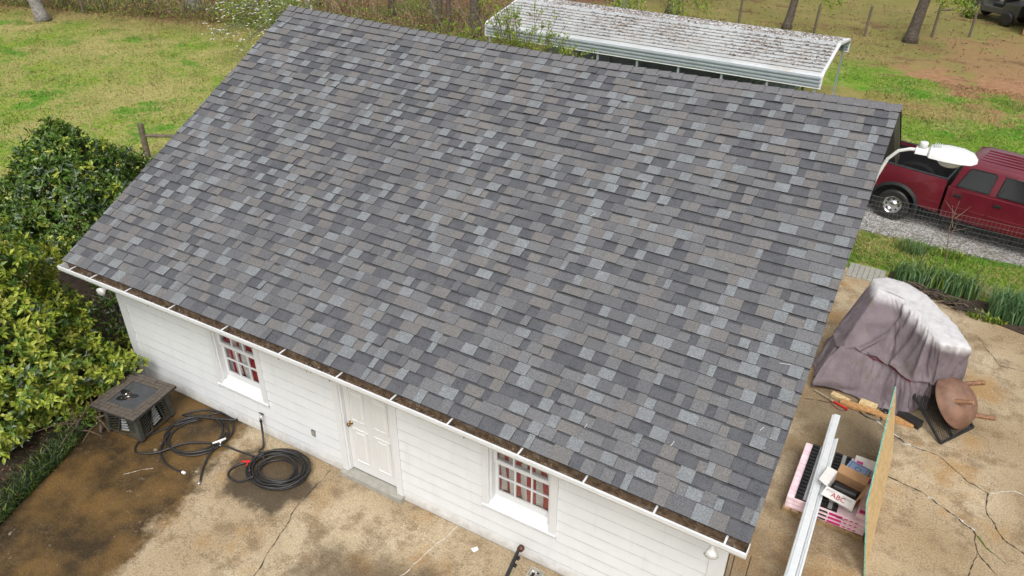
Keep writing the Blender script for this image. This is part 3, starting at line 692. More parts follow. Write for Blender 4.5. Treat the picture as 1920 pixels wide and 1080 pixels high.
tiles(-T, -T, T, -I, 'x'); tiles(-T, I, T, T, 'x'); tiles(-T, -I, -I, I, 'y'); tiles(I, -I, T, I, 'y')
b = MB(); b.box((-I+.004, -I+.004, .57), (I-.004, I-.004, .606), 'pit_lid'); lid = b.build('burner_lid', fp, bevel=.006)
b = MB(); P = []
for k in range(22):
    a = 2*math.pi*k/22; r_ = .13+.05*math.sin(3*a+.5)+.02*math.sin(5*a); P.append((-.10+1.1*r_*math.cos(a), -.04+.9*r_*math.sin(a), .6085))
simple('puddle_water', (.012, .013, .015), .03, spec=.8); b.poly(P, 'puddle_water'); b.build('puddle', lid)
k = 14; lf = leaves('wet_leaves', np.stack([rng.normal(-.11, .05, k), rng.normal(-.05, .06, k), np.full(k, .611)], 1), rng.normal(size=(k, 3))*[1, 1, .1], np.tile([0, 0, 1.], (k, 1)), .05, .03, ['litter_leaf', 'blossom', 'twig_dark'], rng.integers(0, 3, k)); lf.parent = lid; tag(lf, kind='stuff')
hb, ht = .37, .33
for sx in (-1, 1):
    for sy in (-1, 1):
        q = MB(); w_ = .075
        def pp(h, u, v): return (sx*(h-u), sy*(h-v))
        lo = [pp(hb, 0, 0), pp(hb, w_, 0), pp(hb, w_, .03), pp(hb, .03, .03), pp(hb, .03, w_), pp(hb, 0, w_)]; hi = [pp(ht, 0, 0), pp(ht, w_, 0), pp(ht, w_, .03), pp(ht, .03, .03), pp(ht, .03, w_), pp(ht, 0, w_)]
        for j in range(6): q.poly([(*lo[j], .05), (*lo[(j+1) % 6], .05), (*hi[(j+1) % 6], .564), (*hi[j], .564)], 'pit_metal')
        q.build('leg', fp, recalc=True)
        q = MB(); q.lathe([(.022, -.012), (.026, 0), (.022, .012)], (sx*.33, sy*.33, .026), (1, 0, 0), 'black_plastic', 12); q.build('caster', fp)
for ang in range(4):
    rot = Matrix.Rotation(ang*math.pi/2, 4, 'Z')
    def sp(u, z, off=0): t = (z-.05)/.514; h = hb+(ht-hb)*t-.012-off; return rot @ Vector((u*(h-.05)/.30, -h, z))
    q = MB(); q.tube([sp(-.30, .085), sp(.30, .085)], .012, 'pit_metal', 4); q.tube([sp(-.30, .53), sp(.30, .53)], .014, 'pit_metal', 4)
    q.tube([sp(-.12, .09), sp(.02, .53)], .010, 'pit_metal', 4); q.tube([sp(.12, .53), sp(.16, .09)], .010, 'pit_metal', 4); q.build('side_frame', fp)
    for k in range(9):
        for s0, u0, u1 in ((1, -.29, -.09), (-1, .15, .29)):
            z = .11+k*.05; zz = z+s0*.07
            if zz > .53 or zz < .09: zz = min(.53, max(.09, zz))
            q = MB(); q.tube([sp(u0, z), sp(u1, zz)], .0075, 'pit_metal', 4); q.build('lattice_bar', fp)
    for k in range(7):
        q = MB(); z = .14+k*.052; a_, b_ = sp(-.06+.01*k, z, .02), sp(.11-.004*k, z+.03, .02); q.tube([a_, b_], .015, 'pit_louver', 4); q.build('louver', fp)
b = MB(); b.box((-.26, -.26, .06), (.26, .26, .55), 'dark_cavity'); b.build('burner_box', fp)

# ------------------------------------------------------------------ hoses
def hose_path(cx, cy, loops, r0, r1, a0, sq=.85, rot=.3, z0=.018, dz=.008, jit=.03, seed=0):
    rr = random.Random(seed); P = []; n_ = int(loops*30); ph = [rr.uniform(0, 6) for _ in range(4)]
    for i in range(n_+1):
        t = i/n_; a = a0+2*math.pi*loops*t; r_ = r0+(r1-r0)*(.5-.5*math.cos(math.pi*2*t*1.5)) + jit*math.sin(a*.37+ph[0])+jit*.6*math.sin(a*.61+ph[1])
        ox, oy = jit*1.2*math.sin(a*.13+ph[2]), jit*1.2*math.sin(a*.17+ph[3]); x, y = r_*math.cos(a), r_*sq*math.sin(a)
        P.append(Vector((cx+ox+x*math.cos(rot)-y*math.sin(rot), cy+oy+x*math.sin(rot)+y*math.cos(rot), z0+dz*loops*t*(.6+.4*math.sin(a*1.7+ph[1]))+.004)))
    return P
def smooth_path(ctrl, n_=8):
    P = [Vector(c) for c in ctrl]; out = []
    for i in range(len(P)-1):
        a, b_, c_, d_ = P[max(i-1, 0)], P[i], P[i+1], P[min(i+2, len(P)-1)]
        for k in range(n_):
            t = k/n_; out.append(.5*((2*b_)+(c_-a)*t+(2*a-5*b_+4*c_-d_)*t*t+(3*b_-a-3*c_+d_)*t**3))
    return out+[P[-1]]
h1 = empty('garden_hose', (2.05, -.62, 0)); tag(h1, 'loosely coiled black garden hose with loose ends beside the fire pit table', 'hose', 'black garden hoses')
q = MB(); P = hose_path(2.08, -.58, 3.1, .44, .54, 2.0, .88, .25, .017, .012, .05, 3)
tail = smooth_path([P[-1], (2.35, -.05, .04), (2.0, -.02, .02), (1.62, -.55, .018), (1.42, -.95, .018), (1.40, -1.22, .018), (1.56, -1.36, .018), (1.85, -1.2, .03), (2.1, -.85, .06), (2.55, -.62, .07), (2.95, -.55, .05), (3.22, -.50, .03)])
q.tube(P+tail[1:], .0165, 'black_rubber', 7); fix(q.build('hose_line', smooth=True), h1)
q = MB(); q.tube(smooth_path([(2.45, -.35, .05), (2.55, -.7, .06), (2.72, -1.05, .03), (2.92, -1.30, .02)]), .0165, 'black_rubber', 7); q.tube(smooth_path([(1.66, -.8, .05), (1.85, -1.15, .03), (2.2, -1.30, .02), (2.52, -1.29, .02)]), .0165, 'black_rubber', 7); fix(q.build('hose_end', smooth=True), h1)
q = MB(); q.lathe([(.022, 0), (.024, .05), (.016, .06)], (2.52, -1.29, .024), (1, .1, 0), 'white_plastic', 10); fix(q.build('coupling'), h1)
q = MB(); q.lathe([(.02, 0), (.022, .04), (.014, .05)], (2.91, -1.30, .022), (.6, -.8, 0), 'steel', 10); fix(q.build('coupling'), h1)
q = MB(); q.tube([(2.50, -.66, .09), (2.58, -.55, .10), (2.60, -.48, .095)], [.012, .02, .016], 'white_plastic', 8); q.tube([(2.57, -.56, .095), (2.62, -.62, .06)], .010, 'white_plastic', 6); fix(q.build('spray_nozzle'), h1)
h2 = empty('garden_hose', (3.72, -.53, 0)); tag(h2, 'thick coil of black hose with a red nozzle fed from the wall tap', 'hose', 'black garden hoses')
q = MB(); P = hose_path(3.76, -.53, 9.2, .29, .50, 2.6, .82, .22, .017, .011, .022, 8)
lead = smooth_path([(3.04, -.09, .375), (3.05, -.105, .25), (3.10, -.16, .12), (3.2, -.27, .04), (3.28, -.42, .09), P[0]])
q.tube(lead[:-1]+P, .017, 'black_rubber', 7); fix(q.build('hose_line', smooth=True), h2)
q = MB(); q.tube(smooth_path([(3.38, -.42, .10), (3.27, -.62, .06), (3.12, -.80, .02), (3.17, -.98, .018), (3.42, -1.0, .03), (3.6, -.86, .11)]), .0165, 'black_rubber', 7); fix(q.build('hose_end', smooth=True), h2)
q = MB(); q.tube([(3.16, -.69, .045), (3.27, -.64, .06), (3.34, -.62, .07)], [.02, .024, .014], 'red_plastic', 8); q.tube([(3.25, -.65, .06), (3.30, -.72, .04)], .013, 'red_plastic', 6); fix(q.build('nozzle'), h2)
q = MB(); q.lathe([(.022, 0), (.024, .04), (.018, .06)], (3.04, -.09, .385), (0, 0, -1), 'black_plastic', 10); fix(q.build('coupling'), h2)

# small things on the front slab
e = empty('metal_stake', (7.84, -.36, 0)); tag(e, 'notched black metal bar leaning by the wall below the second window', 'metal bar')
q = MB(); A, B_ = Vector((7.80, -.62, .03)), Vector((7.86, -.26, .47)); q.tube([A, A.lerp(B_, .6), B_], [.028, .03, .024], 'black_metal', 6); fix(q.build('bar'), e)
for t in (.62, .80): c_ = A.lerp(B_, t); q = MB(); q.box((c_.x, c_.y-.02, c_.z-.02), (c_.x+.06, c_.y+.02, c_.z+.02), 'black_metal'); fix(q.build('hook'), e)
simple('rusty_end', (.1, .05, .035), .5, .5); q = MB(); q.lathe([(.03, -.03), (.045, -.02), (.045, .03), (.02, .05)], (7.88, -.25, .48), (.5, .2, 1), 'rusty_end', 10); fix(q.build('end_knob'), e)
q = MB(); q.box((7.70, -.70, .0), (7.92, -.46, .05), 'black_metal'); fix(q.build('foot', bevel=.01), e)
e = empty('tray', (8.08, -.2, 0)); tag(e, 'small clear tray of scrap hardware on the slab by the wall', 'tray')
q = MB(); simple('clear_plastic', (.42, .40, .34), .3)
for a, c in (((7.99, -.30, 0), (8.19, -.13, .006)), ((7.99, -.30, .006), (8.0, -.13, .07)), ((8.18, -.30, .006), (8.19, -.13, .07)), ((8.0, -.30, .006), (8.18, -.29, .07)), ((8.0, -.14, .006), (8.18, -.13, .07))): q.box(a, c, 'clear_plastic')
fix(q.build('tray_shell'), e)
for k in range(9): q = MB(); c_ = Vector((8.03+random.random()*.12, -.26+random.random()*.09, .02)); q.box(c_-Vector((.018, .012, .012)), c_+Vector((.018, .012, .02)), random.choice(('white_plastic', 'black_metal', 'steel'))); fix(q.build('scrap_piece'), e)
q = MB(); q.poly([(7.10, -.26, .006), (7.17, -.30, .008), (7.21, -.23, .012), (7.16, -.19, .01)], 'white_plastic'); tag(q.build('paper_scrap'), 'torn white scrap lying on the brown slab below the second window', 'scrap')

# ------------------------------------------------------------------ evergreen bushes
def tuft_cloud(axis, prof, n_tips, per, L, Wd, mats, weights, seed, upbias=.5, hollow=.55, squash=1.0):
    """leaf whorls at shoot tips spread through the crown volume; prof = list of (z, radius)"""
    r_ = np.random.default_rng(seed); zs = np.array([p[0] for p in prof]); rs = np.array([p[1] for p in prof])
    z = r_.uniform(zs[0], zs[-1], n_tips*3); rad = np.interp(z, zs, rs); keep = r_.random(n_tips*3) < (rad/rs.max())**1.3; z = z[keep][:n_tips]; rad = rad[keep][:n_tips]; k = len(z)
    a = r_.uniform(0, 2*np.pi, k)
    lump = .97+.16*np.sin(3*a+z*2.1+seed)+.15*np.sin(7*a-z*3.3)+.13*np.sin(5*a+z*5.5+1)
    q = hollow+(1-hollow)*np.sqrt(r_.random(k)); rr = rad*q*lump
    T = np.stack([axis[0]+rr*np.cos(a), axis[1]+squash*rr*np.sin(a), z+r_.normal(0, .04, k)], 1)
    out = np.stack([np.cos(a), np.sin(a), np.full(k, upbias)], 1)+r_.normal(0, .45, (k, 3)); out /= np.linalg.norm(out, axis=1, keepdims=True)
    mt = r_.choice(len(mats), size=k, p=weights)
    C = np.repeat(T, per, 0); O = np.repeat(out, per, 0); mi = np.repeat(mt, per); kk = len(C)
    C = C - O*r_.uniform(0, .11, (kk, 1)) + r_.normal(0, .012, (kk, 3))
    D = O*.35+r_.normal(0, .7, (kk, 3)); Nn = O+np.array([0, 0, .7])+r_.normal(0, .2, (kk, 3))
    return C, D, Nn, r_.uniform(.5, 1.35, kk)*L, r_.uniform(.6, 1.2, kk)*Wd, mi, T
def bush(name, axis, prof, tips, per, L, Wd, mats, wts, seed, label, group=None, stems=7, hollow=.55, squash=1.0, spread=.5, topz=.7):
    e = empty(name, (axis[0], axis[1], 0)); tag(e, label, 'bush', group)
    C, D, Nn, LL, WW, mi, T = tuft_cloud(axis, prof, tips, per, L, Wd, mats, wts, seed, hollow=hollow, squash=squash)
    fix(tag(leaves('crown', C, D, Nn, LL, WW, mats, mi), kind='stuff'), e)
    r_ = random.Random(seed)
    for s in range(stems):
        a = s*2*math.pi/stems+r_.uniform(-.3, .3); q = MB(); h = prof[-1][0]*topz; R1 = prof[len(prof)//2][1]*spread
        base = Vector((axis[0]+.22*math.cos(a), axis[1]+.22*math.sin(a), -.03)); tip = Vector((axis[0]+R1*math.cos(a), axis[1]+R1*math.sin(a), h))
        mid = base.lerp(tip, .5)+Vector((r_.uniform(-.12, .12), r_.uniform(-.12, .12), .1)); main = smooth_path([base, base.lerp(mid, .5)+Vector((r_.uniform(-.06, .06), r_.uniform(-.06, .06), 0)), mid, tip], 4)
        q.tube(main, [.036*(1-.8*i/(len(main)-1)) for i in range(len(main))], 'bark', 6)
        for w_ in range(5):
            p = main[int(len(main)*(.3+.13*w_))]; d_ = Vector((r_.uniform(-1, 1), r_.uniform(-1, 1), r_.uniform(.1, .8))).normalized(); q.tube([p, p+d_*.35+Vector((0, 0, .05)), p+d_*.7], [.014, .009, .004], 'twig', 4)
        fix(q.build('stem'), e)
    return e
bush('camellia_bush', (-1.5, -1.75), [(.08, 1.7), (.4, 1.9), (1.2, 1.85), (1.9, 1.6), (2.6, 1.3), (3.2, .9), (3.7, .45), (3.95, .15)], 7200, 7, .108, .056, ['leaf_green', 'leaf_young', 'leaf_grey'], [.30, .66, .04], 11, 'tall evergreen bush with yellow green young leaves overhanging the wet slab', 'evergreen bushes at the garage end')
bush('camellia_bush', (-3.6, 1.75), [(.9, .85), (1.5, 1.35), (2.1, 1.4), (2.6, 1.05), (3.0, .65), (3.5, .15)], 3300, 7, .11, .056, ['leaf_green', 'leaf_young', 'leaf_grey'], [.70, .10, .20], 12, 'dark green evergreen bush behind the roof corner with silvery lower leaves', 'evergreen bushes at the garage end')
bush('camellia_bush', (-.95, .62), [(.25, .45), (.7, .7), (1.2, .6), (1.7, .3)], 420, 6, .085, .042, ['leaf_green', 'leaf_grey'], [.8, .2], 13, 'sparse shaded evergreen shrub with bare stems behind the wall corner', 'evergreen bushes at the garage end', stems=9, hollow=.2, topz=1.15)
bush('seedling_plant', (.42, -1.28), [(.05, .12), (.2, .2), (.36, .1)], 30, 6, .085, .035, ['leaf_green', 'leaf_young'], [.8, .2], 14, 'small leafy seedling at the foot of the hedge beside the fire pit', None, stems=3, hollow=.1)
# liriope edging: strip between bush and slab
k = 5200; t = rng.random(k); edge = np.array([(1.75, -5.2), (1.09, -3.29), (.66, -1.95), (.22, -.95)]); seg_ = np.array([0, 2.02, 3.43, 4.52]); tt = t*3.9
P = np.stack([np.interp(tt, seg_, edge[:, 0]), np.interp(tt, seg_, edge[:, 1]), np.zeros(k)], 1); P[:, 0] -= np.abs(rng.normal(0, .22, k))-.02
tag(blades('ground_cover', P, rng.uniform(.10, .24, k), .013, rng.uniform(.3, 1.0, k), ['liriope', 'tuft_leaf'], (rng.random(k) < .2).astype(int), seg=2), 'low grassy ground cover edging the hedge', 'ground cover', kind='stuff')
for k, (x, y, m, lb) in enumerate(((.92, -3.12, 'flower_red', 'fallen red bloom on the soil beside the ground cover'), (.90, -2.94, 'flower_yellow', 'fallen yellow leaf on the soil beside the ground cover'), (.85, -2.84, 'flower_red', 'small crimson bloom deeper in the ground cover'))):
    q = MB()
    for j in range(6):
        a = j*math.pi/3; q.poly([(x, y, .06), (x+.03*math.cos(a-.5), y+.03*math.sin(a-.5), .075), (x+.045*math.cos(a), y+.045*math.sin(a), .07), (x+.03*math.cos(a+.5), y+.03*math.sin(a+.5), .075)], m)
    tag(q.build('fallen_bloom'), lb, 'flower')
# dead leaves and twigs on the bed
k = 900; xy = np.stack([rng.uniform(-2.5, .6, k), rng.uniform(-3.6, 2.2, k)], 1); keep = xy[:, 0] < np.interp(xy[:, 1], [-3.6, -1.95, -.3, 2.2], [1.1, .6, -.1, -.1]); xy = xy[keep]; k = len(xy)
tag(leaves('bed_litter', np.column_stack([xy, np.full(k, .012)]), rng.normal(size=(k, 3))*[1, 1, .1], np.tile([0, 0, 1.], (k, 1)), .07, .03, ['dry_leaf', 'litter_leaf'], rng.integers(0, 2, k)), 'brown fallen leaves on the dark soil under the hedge', 'leaf litter', kind='stuff')

# ------------------------------------------------------------------ covered grill
gr = empty('covered_grill', (11.5, 6.6, 0)); tag(gr, 'large grill under a faded purple grey cover tied with a red cord', 'covered grill')
base = [(10.50, 5.66), (11.15, 5.86), (11.55, 5.80), (11.92, 5.60), (12.22, 6.0), (12.50, 6.50), (12.20, 7.15), (11.55, 7.75), (10.90, 7.75), (10.50, 7.2), (10.38, 6.4)]
topp = [(10.98, 7.02), (11.18, 7.02), (11.43, 6.95), (11.80, 6.45), (12.12, 6.00), (12.55, 6.14), (12.3, 6.62), (11.75, 7.3), (11.40, 7.50), (11.05, 7.52), (10.86, 7.36)]
def resample(poly, n_):
    P = [Vector((*p, 0)) for p in poly]+[Vector((*poly[0], 0))]; L = [0]
    for a, c in zip(P[:-1], P[1:]): L.append(L[-1]+(c-a).length)
    out = []
    for i in range(n_):
        s_ = L[-1]*i/n_; j = max(jj for jj in range(len(L)) if L[jj] <= s_); j = min(j, len(P)-2); t_ = (s_-L[j])/(L[j+1]-L[j]); out.append(P[j].lerp(P[j+1], t_))
    return out
def resample_k(poly, per):                                  # the same count on every edge, so matching corners stay matched
    out = []
    for i in range(len(poly)):
        a, c = Vector((*poly[i], 0)), Vector((*poly[(i+1) % len(poly)], 0)); out += [a.lerp(c, j/per) for j in range(per)]
    return out
NU, NV = 11*16, 40; Bp, Tp = resample_k(base, 16), resample_k(topp, 16); ctr = Vector((11.45, 6.75, 0)); cc = sum(Tp, Vector())/NU
def topz(p): d_ = (p-Vector((11.45, 7.0, 0))); return 1.50-.075*max(-.4, d_.dot(Vector((.79, -.61, 0))))
JC = 15                                                    # row of the tie cord
def loft(infl, rows, shrink=0.0):
    Vt = []
    for j in range(rows+1):
        v = j/rows; cin = math.exp(-((v-JC/NV)/.05)**2)
        for i in range(NU):
            p = Bp[i].lerp(Tp[i], v**1.1); o_ = p-ctr; o_.z = 0; L_o = o_.length; o_.normalize()
            hem = .05+.16*max(0, math.sin(i/NU*2*math.pi*3.3+1))*(1 if i < NU*.55 else .4)
            z = hem*(1-v)+(topz(Tp[i])-shrink)*v
            p = p+o_*(infl*(1-v**4)-.07*cin+.03*math.sin(math.pi*v)-shrink+.012*mnoise.noise(Vector((i*.35, v*9, 2)))); Vt.append((p.x, p.y, max(z, .02)))
    Fq = [(j*NU+i, j*NU+(i+1) % NU, (j+1)*NU+(i+1) % NU, (j+1)*NU+i) for j in range(rows) for i in range(NU)]
    prev = [rows*NU+i for i in range(NU)]
    for r_ in range(1, 6):
        cur = []
        for i in range(NU): p = Tp[i].lerp(cc, r_/6); cur.append(len(Vt)); Vt.append((p.x, p.y, topz(p)-shrink+.02*math.sin(r_*.6)))
        Fq += [(prev[i], prev[(i+1) % NU], cur[(i+1) % NU], cur[i]) for i in range(NU)]; prev = cur
    Vt.append((cc.x, cc.y, topz(cc)-shrink+.02)); Fq += [(prev[i], prev[(i+1) % NU], len(Vt)-1) for i in range(NU)]
    me = bpy.data.meshes.new('cover'); me.from_pydata(Vt, [], Fq); return me, Vt
me, Vt = loft(.03, NV); cov = bpy.data.objects.new('cover', me); col.objects.link(cov)
vg = cov.vertex_groups.new(name='pin'); vg.add([NV*NU+i for i in range(len(Vt)-NV*NU)], 1.0, 'REPLACE'); vg.add([JC*NU+i for i in range(NU)], .9, 'REPLACE')
prx, _ = loft(-.04, 14, .035); po = bpy.data.objects.new('proxy', prx); col.objects.link(po); po.modifiers.new('c', 'COLLISION'); po.collision.thickness_outer = .012
gme = bpy.data.meshes.new('gp'); gme.from_pydata([(8, 3, .004), (15, 3, .004), (15, 10, .004), (8, 10, .004)], [], [(0, 1, 2, 3)]); go = bpy.data.objects.new('gp', gme); col.objects.link(go); go.modifiers.new('c', 'COLLISION')
cm = cov.modifiers.new('cloth', 'CLOTH'); st = cm.settings; st.quality = 6; st.mass = .25; st.tension_stiffness = 25; st.compression_stiffness = 12; st.shear_stiffness = 8; st.bending_stiffness = .12; st.air_damping = 2
st.vertex_group_mass = 'pin'; st.pin_stiffness = 3; st.shrink_min = -.16; cm.collision_settings.distance_min = .012; cm.collision_settings.collision_quality = 2
cm.point_cache.frame_start = 1; cm.point_cache.frame_end = 40
for fr in range(1, 37): scene.frame_set(fr)
dgr = bpy.context.evaluated_depsgraph_get(); me2 = bpy.data.meshes.new_from_object(cov.evaluated_get(dgr)); scene.frame_set(1)
for o in (cov, po, go): bpy.data.objects.remove(o)
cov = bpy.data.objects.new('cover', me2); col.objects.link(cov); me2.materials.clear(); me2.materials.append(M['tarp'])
sb = cov.modifiers.new('sub', 'SUBSURF'); sb.levels = sb.render_levels = 1; bpy.context.view_layer.update()
me3 = bpy.data.meshes.new_from_object(cov.evaluated_get(bpy.context.evaluated_depsgraph_get())); ring = [me2.vertices[JC*NU+i].co.copy() for i in range(NU)]
cov.modifiers.clear(); cov.data = me3; me3.polygons.foreach_set('use_smooth', [True]*len(me3.polygons)); fix(cov, gr)
q = MB(); rg = ring[int(NU*.09):int(NU*.47)]
q.tube([p+((p-ctr)*Vector((1, 1, 0))).normalized()*.016 for p in rg], .012, 'rope_red', 6); fix(q.build('tie_cord'), gr)
q = MB(); q.box((10.85, 6.2, 0), (12.0, 7.0, .25), 'black_metal'); fix(q.build('grill_base', bevel=.02), gr)
# lumber and bits in front of the grill
def board(name, a, c, wd, th, m, label, cat='plank', group=None, rollz=0):
    a, c = Vector(a), Vector(c); t = (c-a); L = t.length; t.normalize(); s_ = Vector((0, 0, 1)).cross(t).normalized(); n_ = t.cross(s_); q = MB(); P = []
    for z in (0, th):
        for l_, w_ in ((0, -wd/2), (L, -wd/2), (L, wd/2), (0, wd/2)): P.append(a+t*l_+s_*w_+n_*z)
    q.hexa(P, m); return tag(q.build(name, bevel=.004), label, cat, group)
board('lumber', (10.95, 5.53, .002), (12.12, 5.52, .002), .13, .055, 'new_wood', 'long orange timber lying along the foot of the covered grill', group='timber by the covered grill')
board('lumber', (10.78, 5.68, .002), (11.08, 5.60, .002), .11, .05, 'pale_wood', 'short pale timber offcut at the end of the long orange timber', group='timber by the covered grill')
board('wood_block', (11.24, 5.66, .002), (11.52, 5.63, .002), .14, .09, 'pale_wood', 'weathered yellow wood block tucked under the cover hem', 'wood block', group='timber by the covered grill')
q = MB(); q.tube([(10.50, 5.62, .03), (10.85, 5.47, .03)], .018, 'twig_pale', 8); q.tube([(10.85, 5.47, .03), (11.10, 5.38, .03)], .02, 'red_plastic', 8); tag(q.build('tool_handle'), 'grey and red tool handle lying beside the timber', 'tool')
q = MB(); q.tube(smooth_path([(11.28, 5.45, .012), (11.42, 5.36, .012), (11.62, 5.38, .012), (11.60, 5.47, .02), (11.40, 5.46, .02), (11.30, 5.58, .02)]), .010, 'black_rubber', 6); tag(q.build('power_cord'), 'loop of black cord under the orange timber', 'cord')
q = MB(); q.tube(smooth_path([(10.80, 5.45, .01), (10.95, 5.33, .01), (11.08, 5.36, .01), (11.02, 5.45, .02)]), .006, 'rope_red', 5); tag(q.build('red_strap'), 'thin red strap looped beside the tool handle', 'strap')
q = MB(); q.tube(smooth_path([(11.58, 5.62, .04), (11.66, 5.56, .07), (11.72, 5.60, .04)]), .022, 'black_plastic', 6); q.box((11.62, 5.58, .002), (11.74, 5.68, .06), 'black_plastic'); tag(q.build('caster_wheel'), 'black plastic foot of the grill poking out under the cover', 'grill foot')
board('black_beam', (11.86, 5.66, .01), (12.22, 5.52, .01), .14, .12, 'black_metal', 'short black metal box between the cover hem and the mesh ramp', 'metal box')

# ------------------------------------------------------------------ mesh ramp and fire bowl
rp = empty('mesh_ramp', (12.6, 5.7, 0)); tag(rp, 'black expanded metal trailer ramp lying against the covered grill', 'ramp')
BL, BR, TL, TR = Vector((12.55, 5.29, .02)), Vector((12.98, 5.98, .02)), Vector((11.98, 5.83, .40)), Vector((12.42, 6.52, .42))
def bil(u, v): return BL.lerp(BR, u).lerp(TL.lerp(TR, u), v)
nrm = (BR-BL).cross(TL-BL).normalized()
for nm, a, c in (('side_rail', (0, 0), (0, 1)), ('side_rail', (1, 0), (1, 1)), ('end_rail', (0, 0), (1, 0)), ('end_rail', (0, 1), (1, 1)), ('middle_rail', (.38, 0), (.38, 1))):
    q = MB(); q.tube([bil(*a), bil(*c)], .024, 'black_metal', 4); fix(q.build(nm), rp)
q = MB(); nu, nvv = 15, 20
for i in range(nu):
    for j in range(nvv):
        u0, u1, v0, v1 = i/nu, (i+1)/nu, j/nvv, (j+1)/nvv; um = (u0+u1)/2; vm = (v0+v1)/2
        for a, c in (((u0, vm), (um, v1)), ((um, v1), (u1, vm)), ((u1, vm), (um, v0)), ((um, v0), (u0, vm))): q.tube([bil(*a), bil(*c)], .0042, 'black_metal', 3, False)
fix(tag(q.build('expanded_mesh'), kind='stuff'), rp)
fb = empty('fire_bowl', (12.68, 5.84, .1)); tag(fb, 'rust brown metal fire bowl tipped over with its three legs in the air', 'fire bowl')
ax = Vector((.62, -.18, .62)).normalized(); cb = Vector((12.56, 5.92, .42))
prof = [(.43*math.sin(t)+.0, .33*math.cos(t)) for t in [math.pi/2*(1-i/12) for i in range(13)]]
q = MB(); q.lathe([(.40, -.002)]+[(.445, 0), (.445, .012)]+prof[1:-1]+[(.001, .33)], cb, ax, 'rust_brown', 36, False); fix(q.build('bowl', smooth=True), fb)
uu = ax.orthogonal().normalized(); ww = ax.cross(uu)
for a in (75, 195, 315):
    d_ = uu*math.cos(R(a))+ww*math.sin(R(a)); p0 = cb+d_*.30+ax*.20; p1 = p0+(ax*1+d_*.12+Vector((.15, 0, -.25))).normalized()*.30
    q = MB(); q.tube([p0, p1], .040, 'leg_wood', 6); fix(q.build('leg'), fb)

# ------------------------------------------------------------------ pallet and what is on it
pl = empty('pallet', (11.2, 3.2, 0)); tag(pl, 'wooden pallet under the pink wrapped shingle bundles', 'pallet')
for y in (2.60, 3.18, 3.78): q = MB(); q.box((10.66, y, 0), (11.78, y+.09, .085), 'pallet_wood'); fix(q.build('stringer'), pl)
for k in range(9): q = MB(); x = 10.665+k*.125; q.box((x, 2.57, .086), (x+.10, 3.90, .105), 'pallet_wood'); fix(q.build('deck_board'), pl)
def bundle(x0, y0, x1, y1, z0, z1, label, m='pink_wrap', end=False):
    e = empty('shingle_bundle', ((x0+x1)/2, (y0+y1)/2, z0)); tag(e, label, 'bundle', 'pink wrapped bundles on the pallet')
    q = MB(); q.box((x0, y0, z0), (x1, y1, z1), m); fix(q.build('wrap', bevel=.018), e)
    for k in range(4): q = MB(); yy = y0+(y1-y0)*(k+.5)/4.2; q.box((x0+.012, yy, z1-.001), (x1-.012, yy+.006, z1+.003), 'pink_dark'); fix(q.build('wrap_crease'), e)
    if end:
        q = MB(); q.box((x0+.15, y0-.004, z0+.02), (x0+.33, y0+.01, z1-.015), 'magenta'); fix(q.build('printed_label'), e)
        q = MB(); q.box((x0+.01, y0-.004, z0+.025), (x0+.13, y0+.01, z1-.02), 'print_black'); fix(q.build('dark_print'), e)
        for k in range(3): q = MB(); q.box((x0+.36+.07*k, y0-.003, z0+.03), (x0+.40+.07*k, y0+.01, z0+.05), 'magenta'); fix(q.build('small_print'), e)
    return e
for k, (z0, z1) in enumerate(((.106, .178), (.180, .252), (.254, .33))):
    bundle(10.68, 2.60, 11.10, 3.86, z0, z1, ('bottom pink bundle at the pallet edge beside the garage', 'middle pink bundle at the pallet edge beside the garage', 'top pink bundle half under the black vent strips')[k])
for k, (z0, z1) in enumerate(((.106, .178), (.180, .252), (.254, .33))):
    bundle(11.12, 2.60, 11.77, 3.86, z0, z1, ('bottom pink bundle with magenta labels under the cardboard box', 'middle pink bundle with magenta labels under the cardboard box', 'top pink bundle with dark print under the cardboard box')[k], end=True)
def vent(x0, y0, x1, y1, z0, label, rot=0):
    e = empty('ridge_vent', ((x0+x1)/2, (y0+y1)/2, z0)); tag(e, label, 'roof vent', 'black vent strips on the pallet')
    q = MB(); q.box((x0, y0, z0), (x1, y1, z0+.012), 'galv' if False else 'black_plastic'); fix(q.build('backing'), e)
    q = MB(); q.box((x0+.11, y0+.01, z0+.013), (x0+.165, y1-.01, z0+.02), 'print_grey'); fix(q.build('web_strip'), e)
    ny = int((y1-y0)/.075)
    for row, xo in enumerate((x0+.01, x0+.175)):
        for k in range(ny):
            yy = y0+.01+k*(y1-y0-.02)/ny; q = MB(); q.box((xo, yy, z0+.0125), (xo+(.09 if row == 0 else .055), yy+.045, z0+.05), 'black_plastic'); fix(q.build('vent_baffle'), e)
vent(10.785, 2.60, 11.08, 3.85, .335, 'long black slotted ridge vent strip on the pink bundles under the white trims')
vent(11.12, 2.62, 11.36, 3.84, .335, 'black slotted ridge vent strip half hidden by the cardboard box')
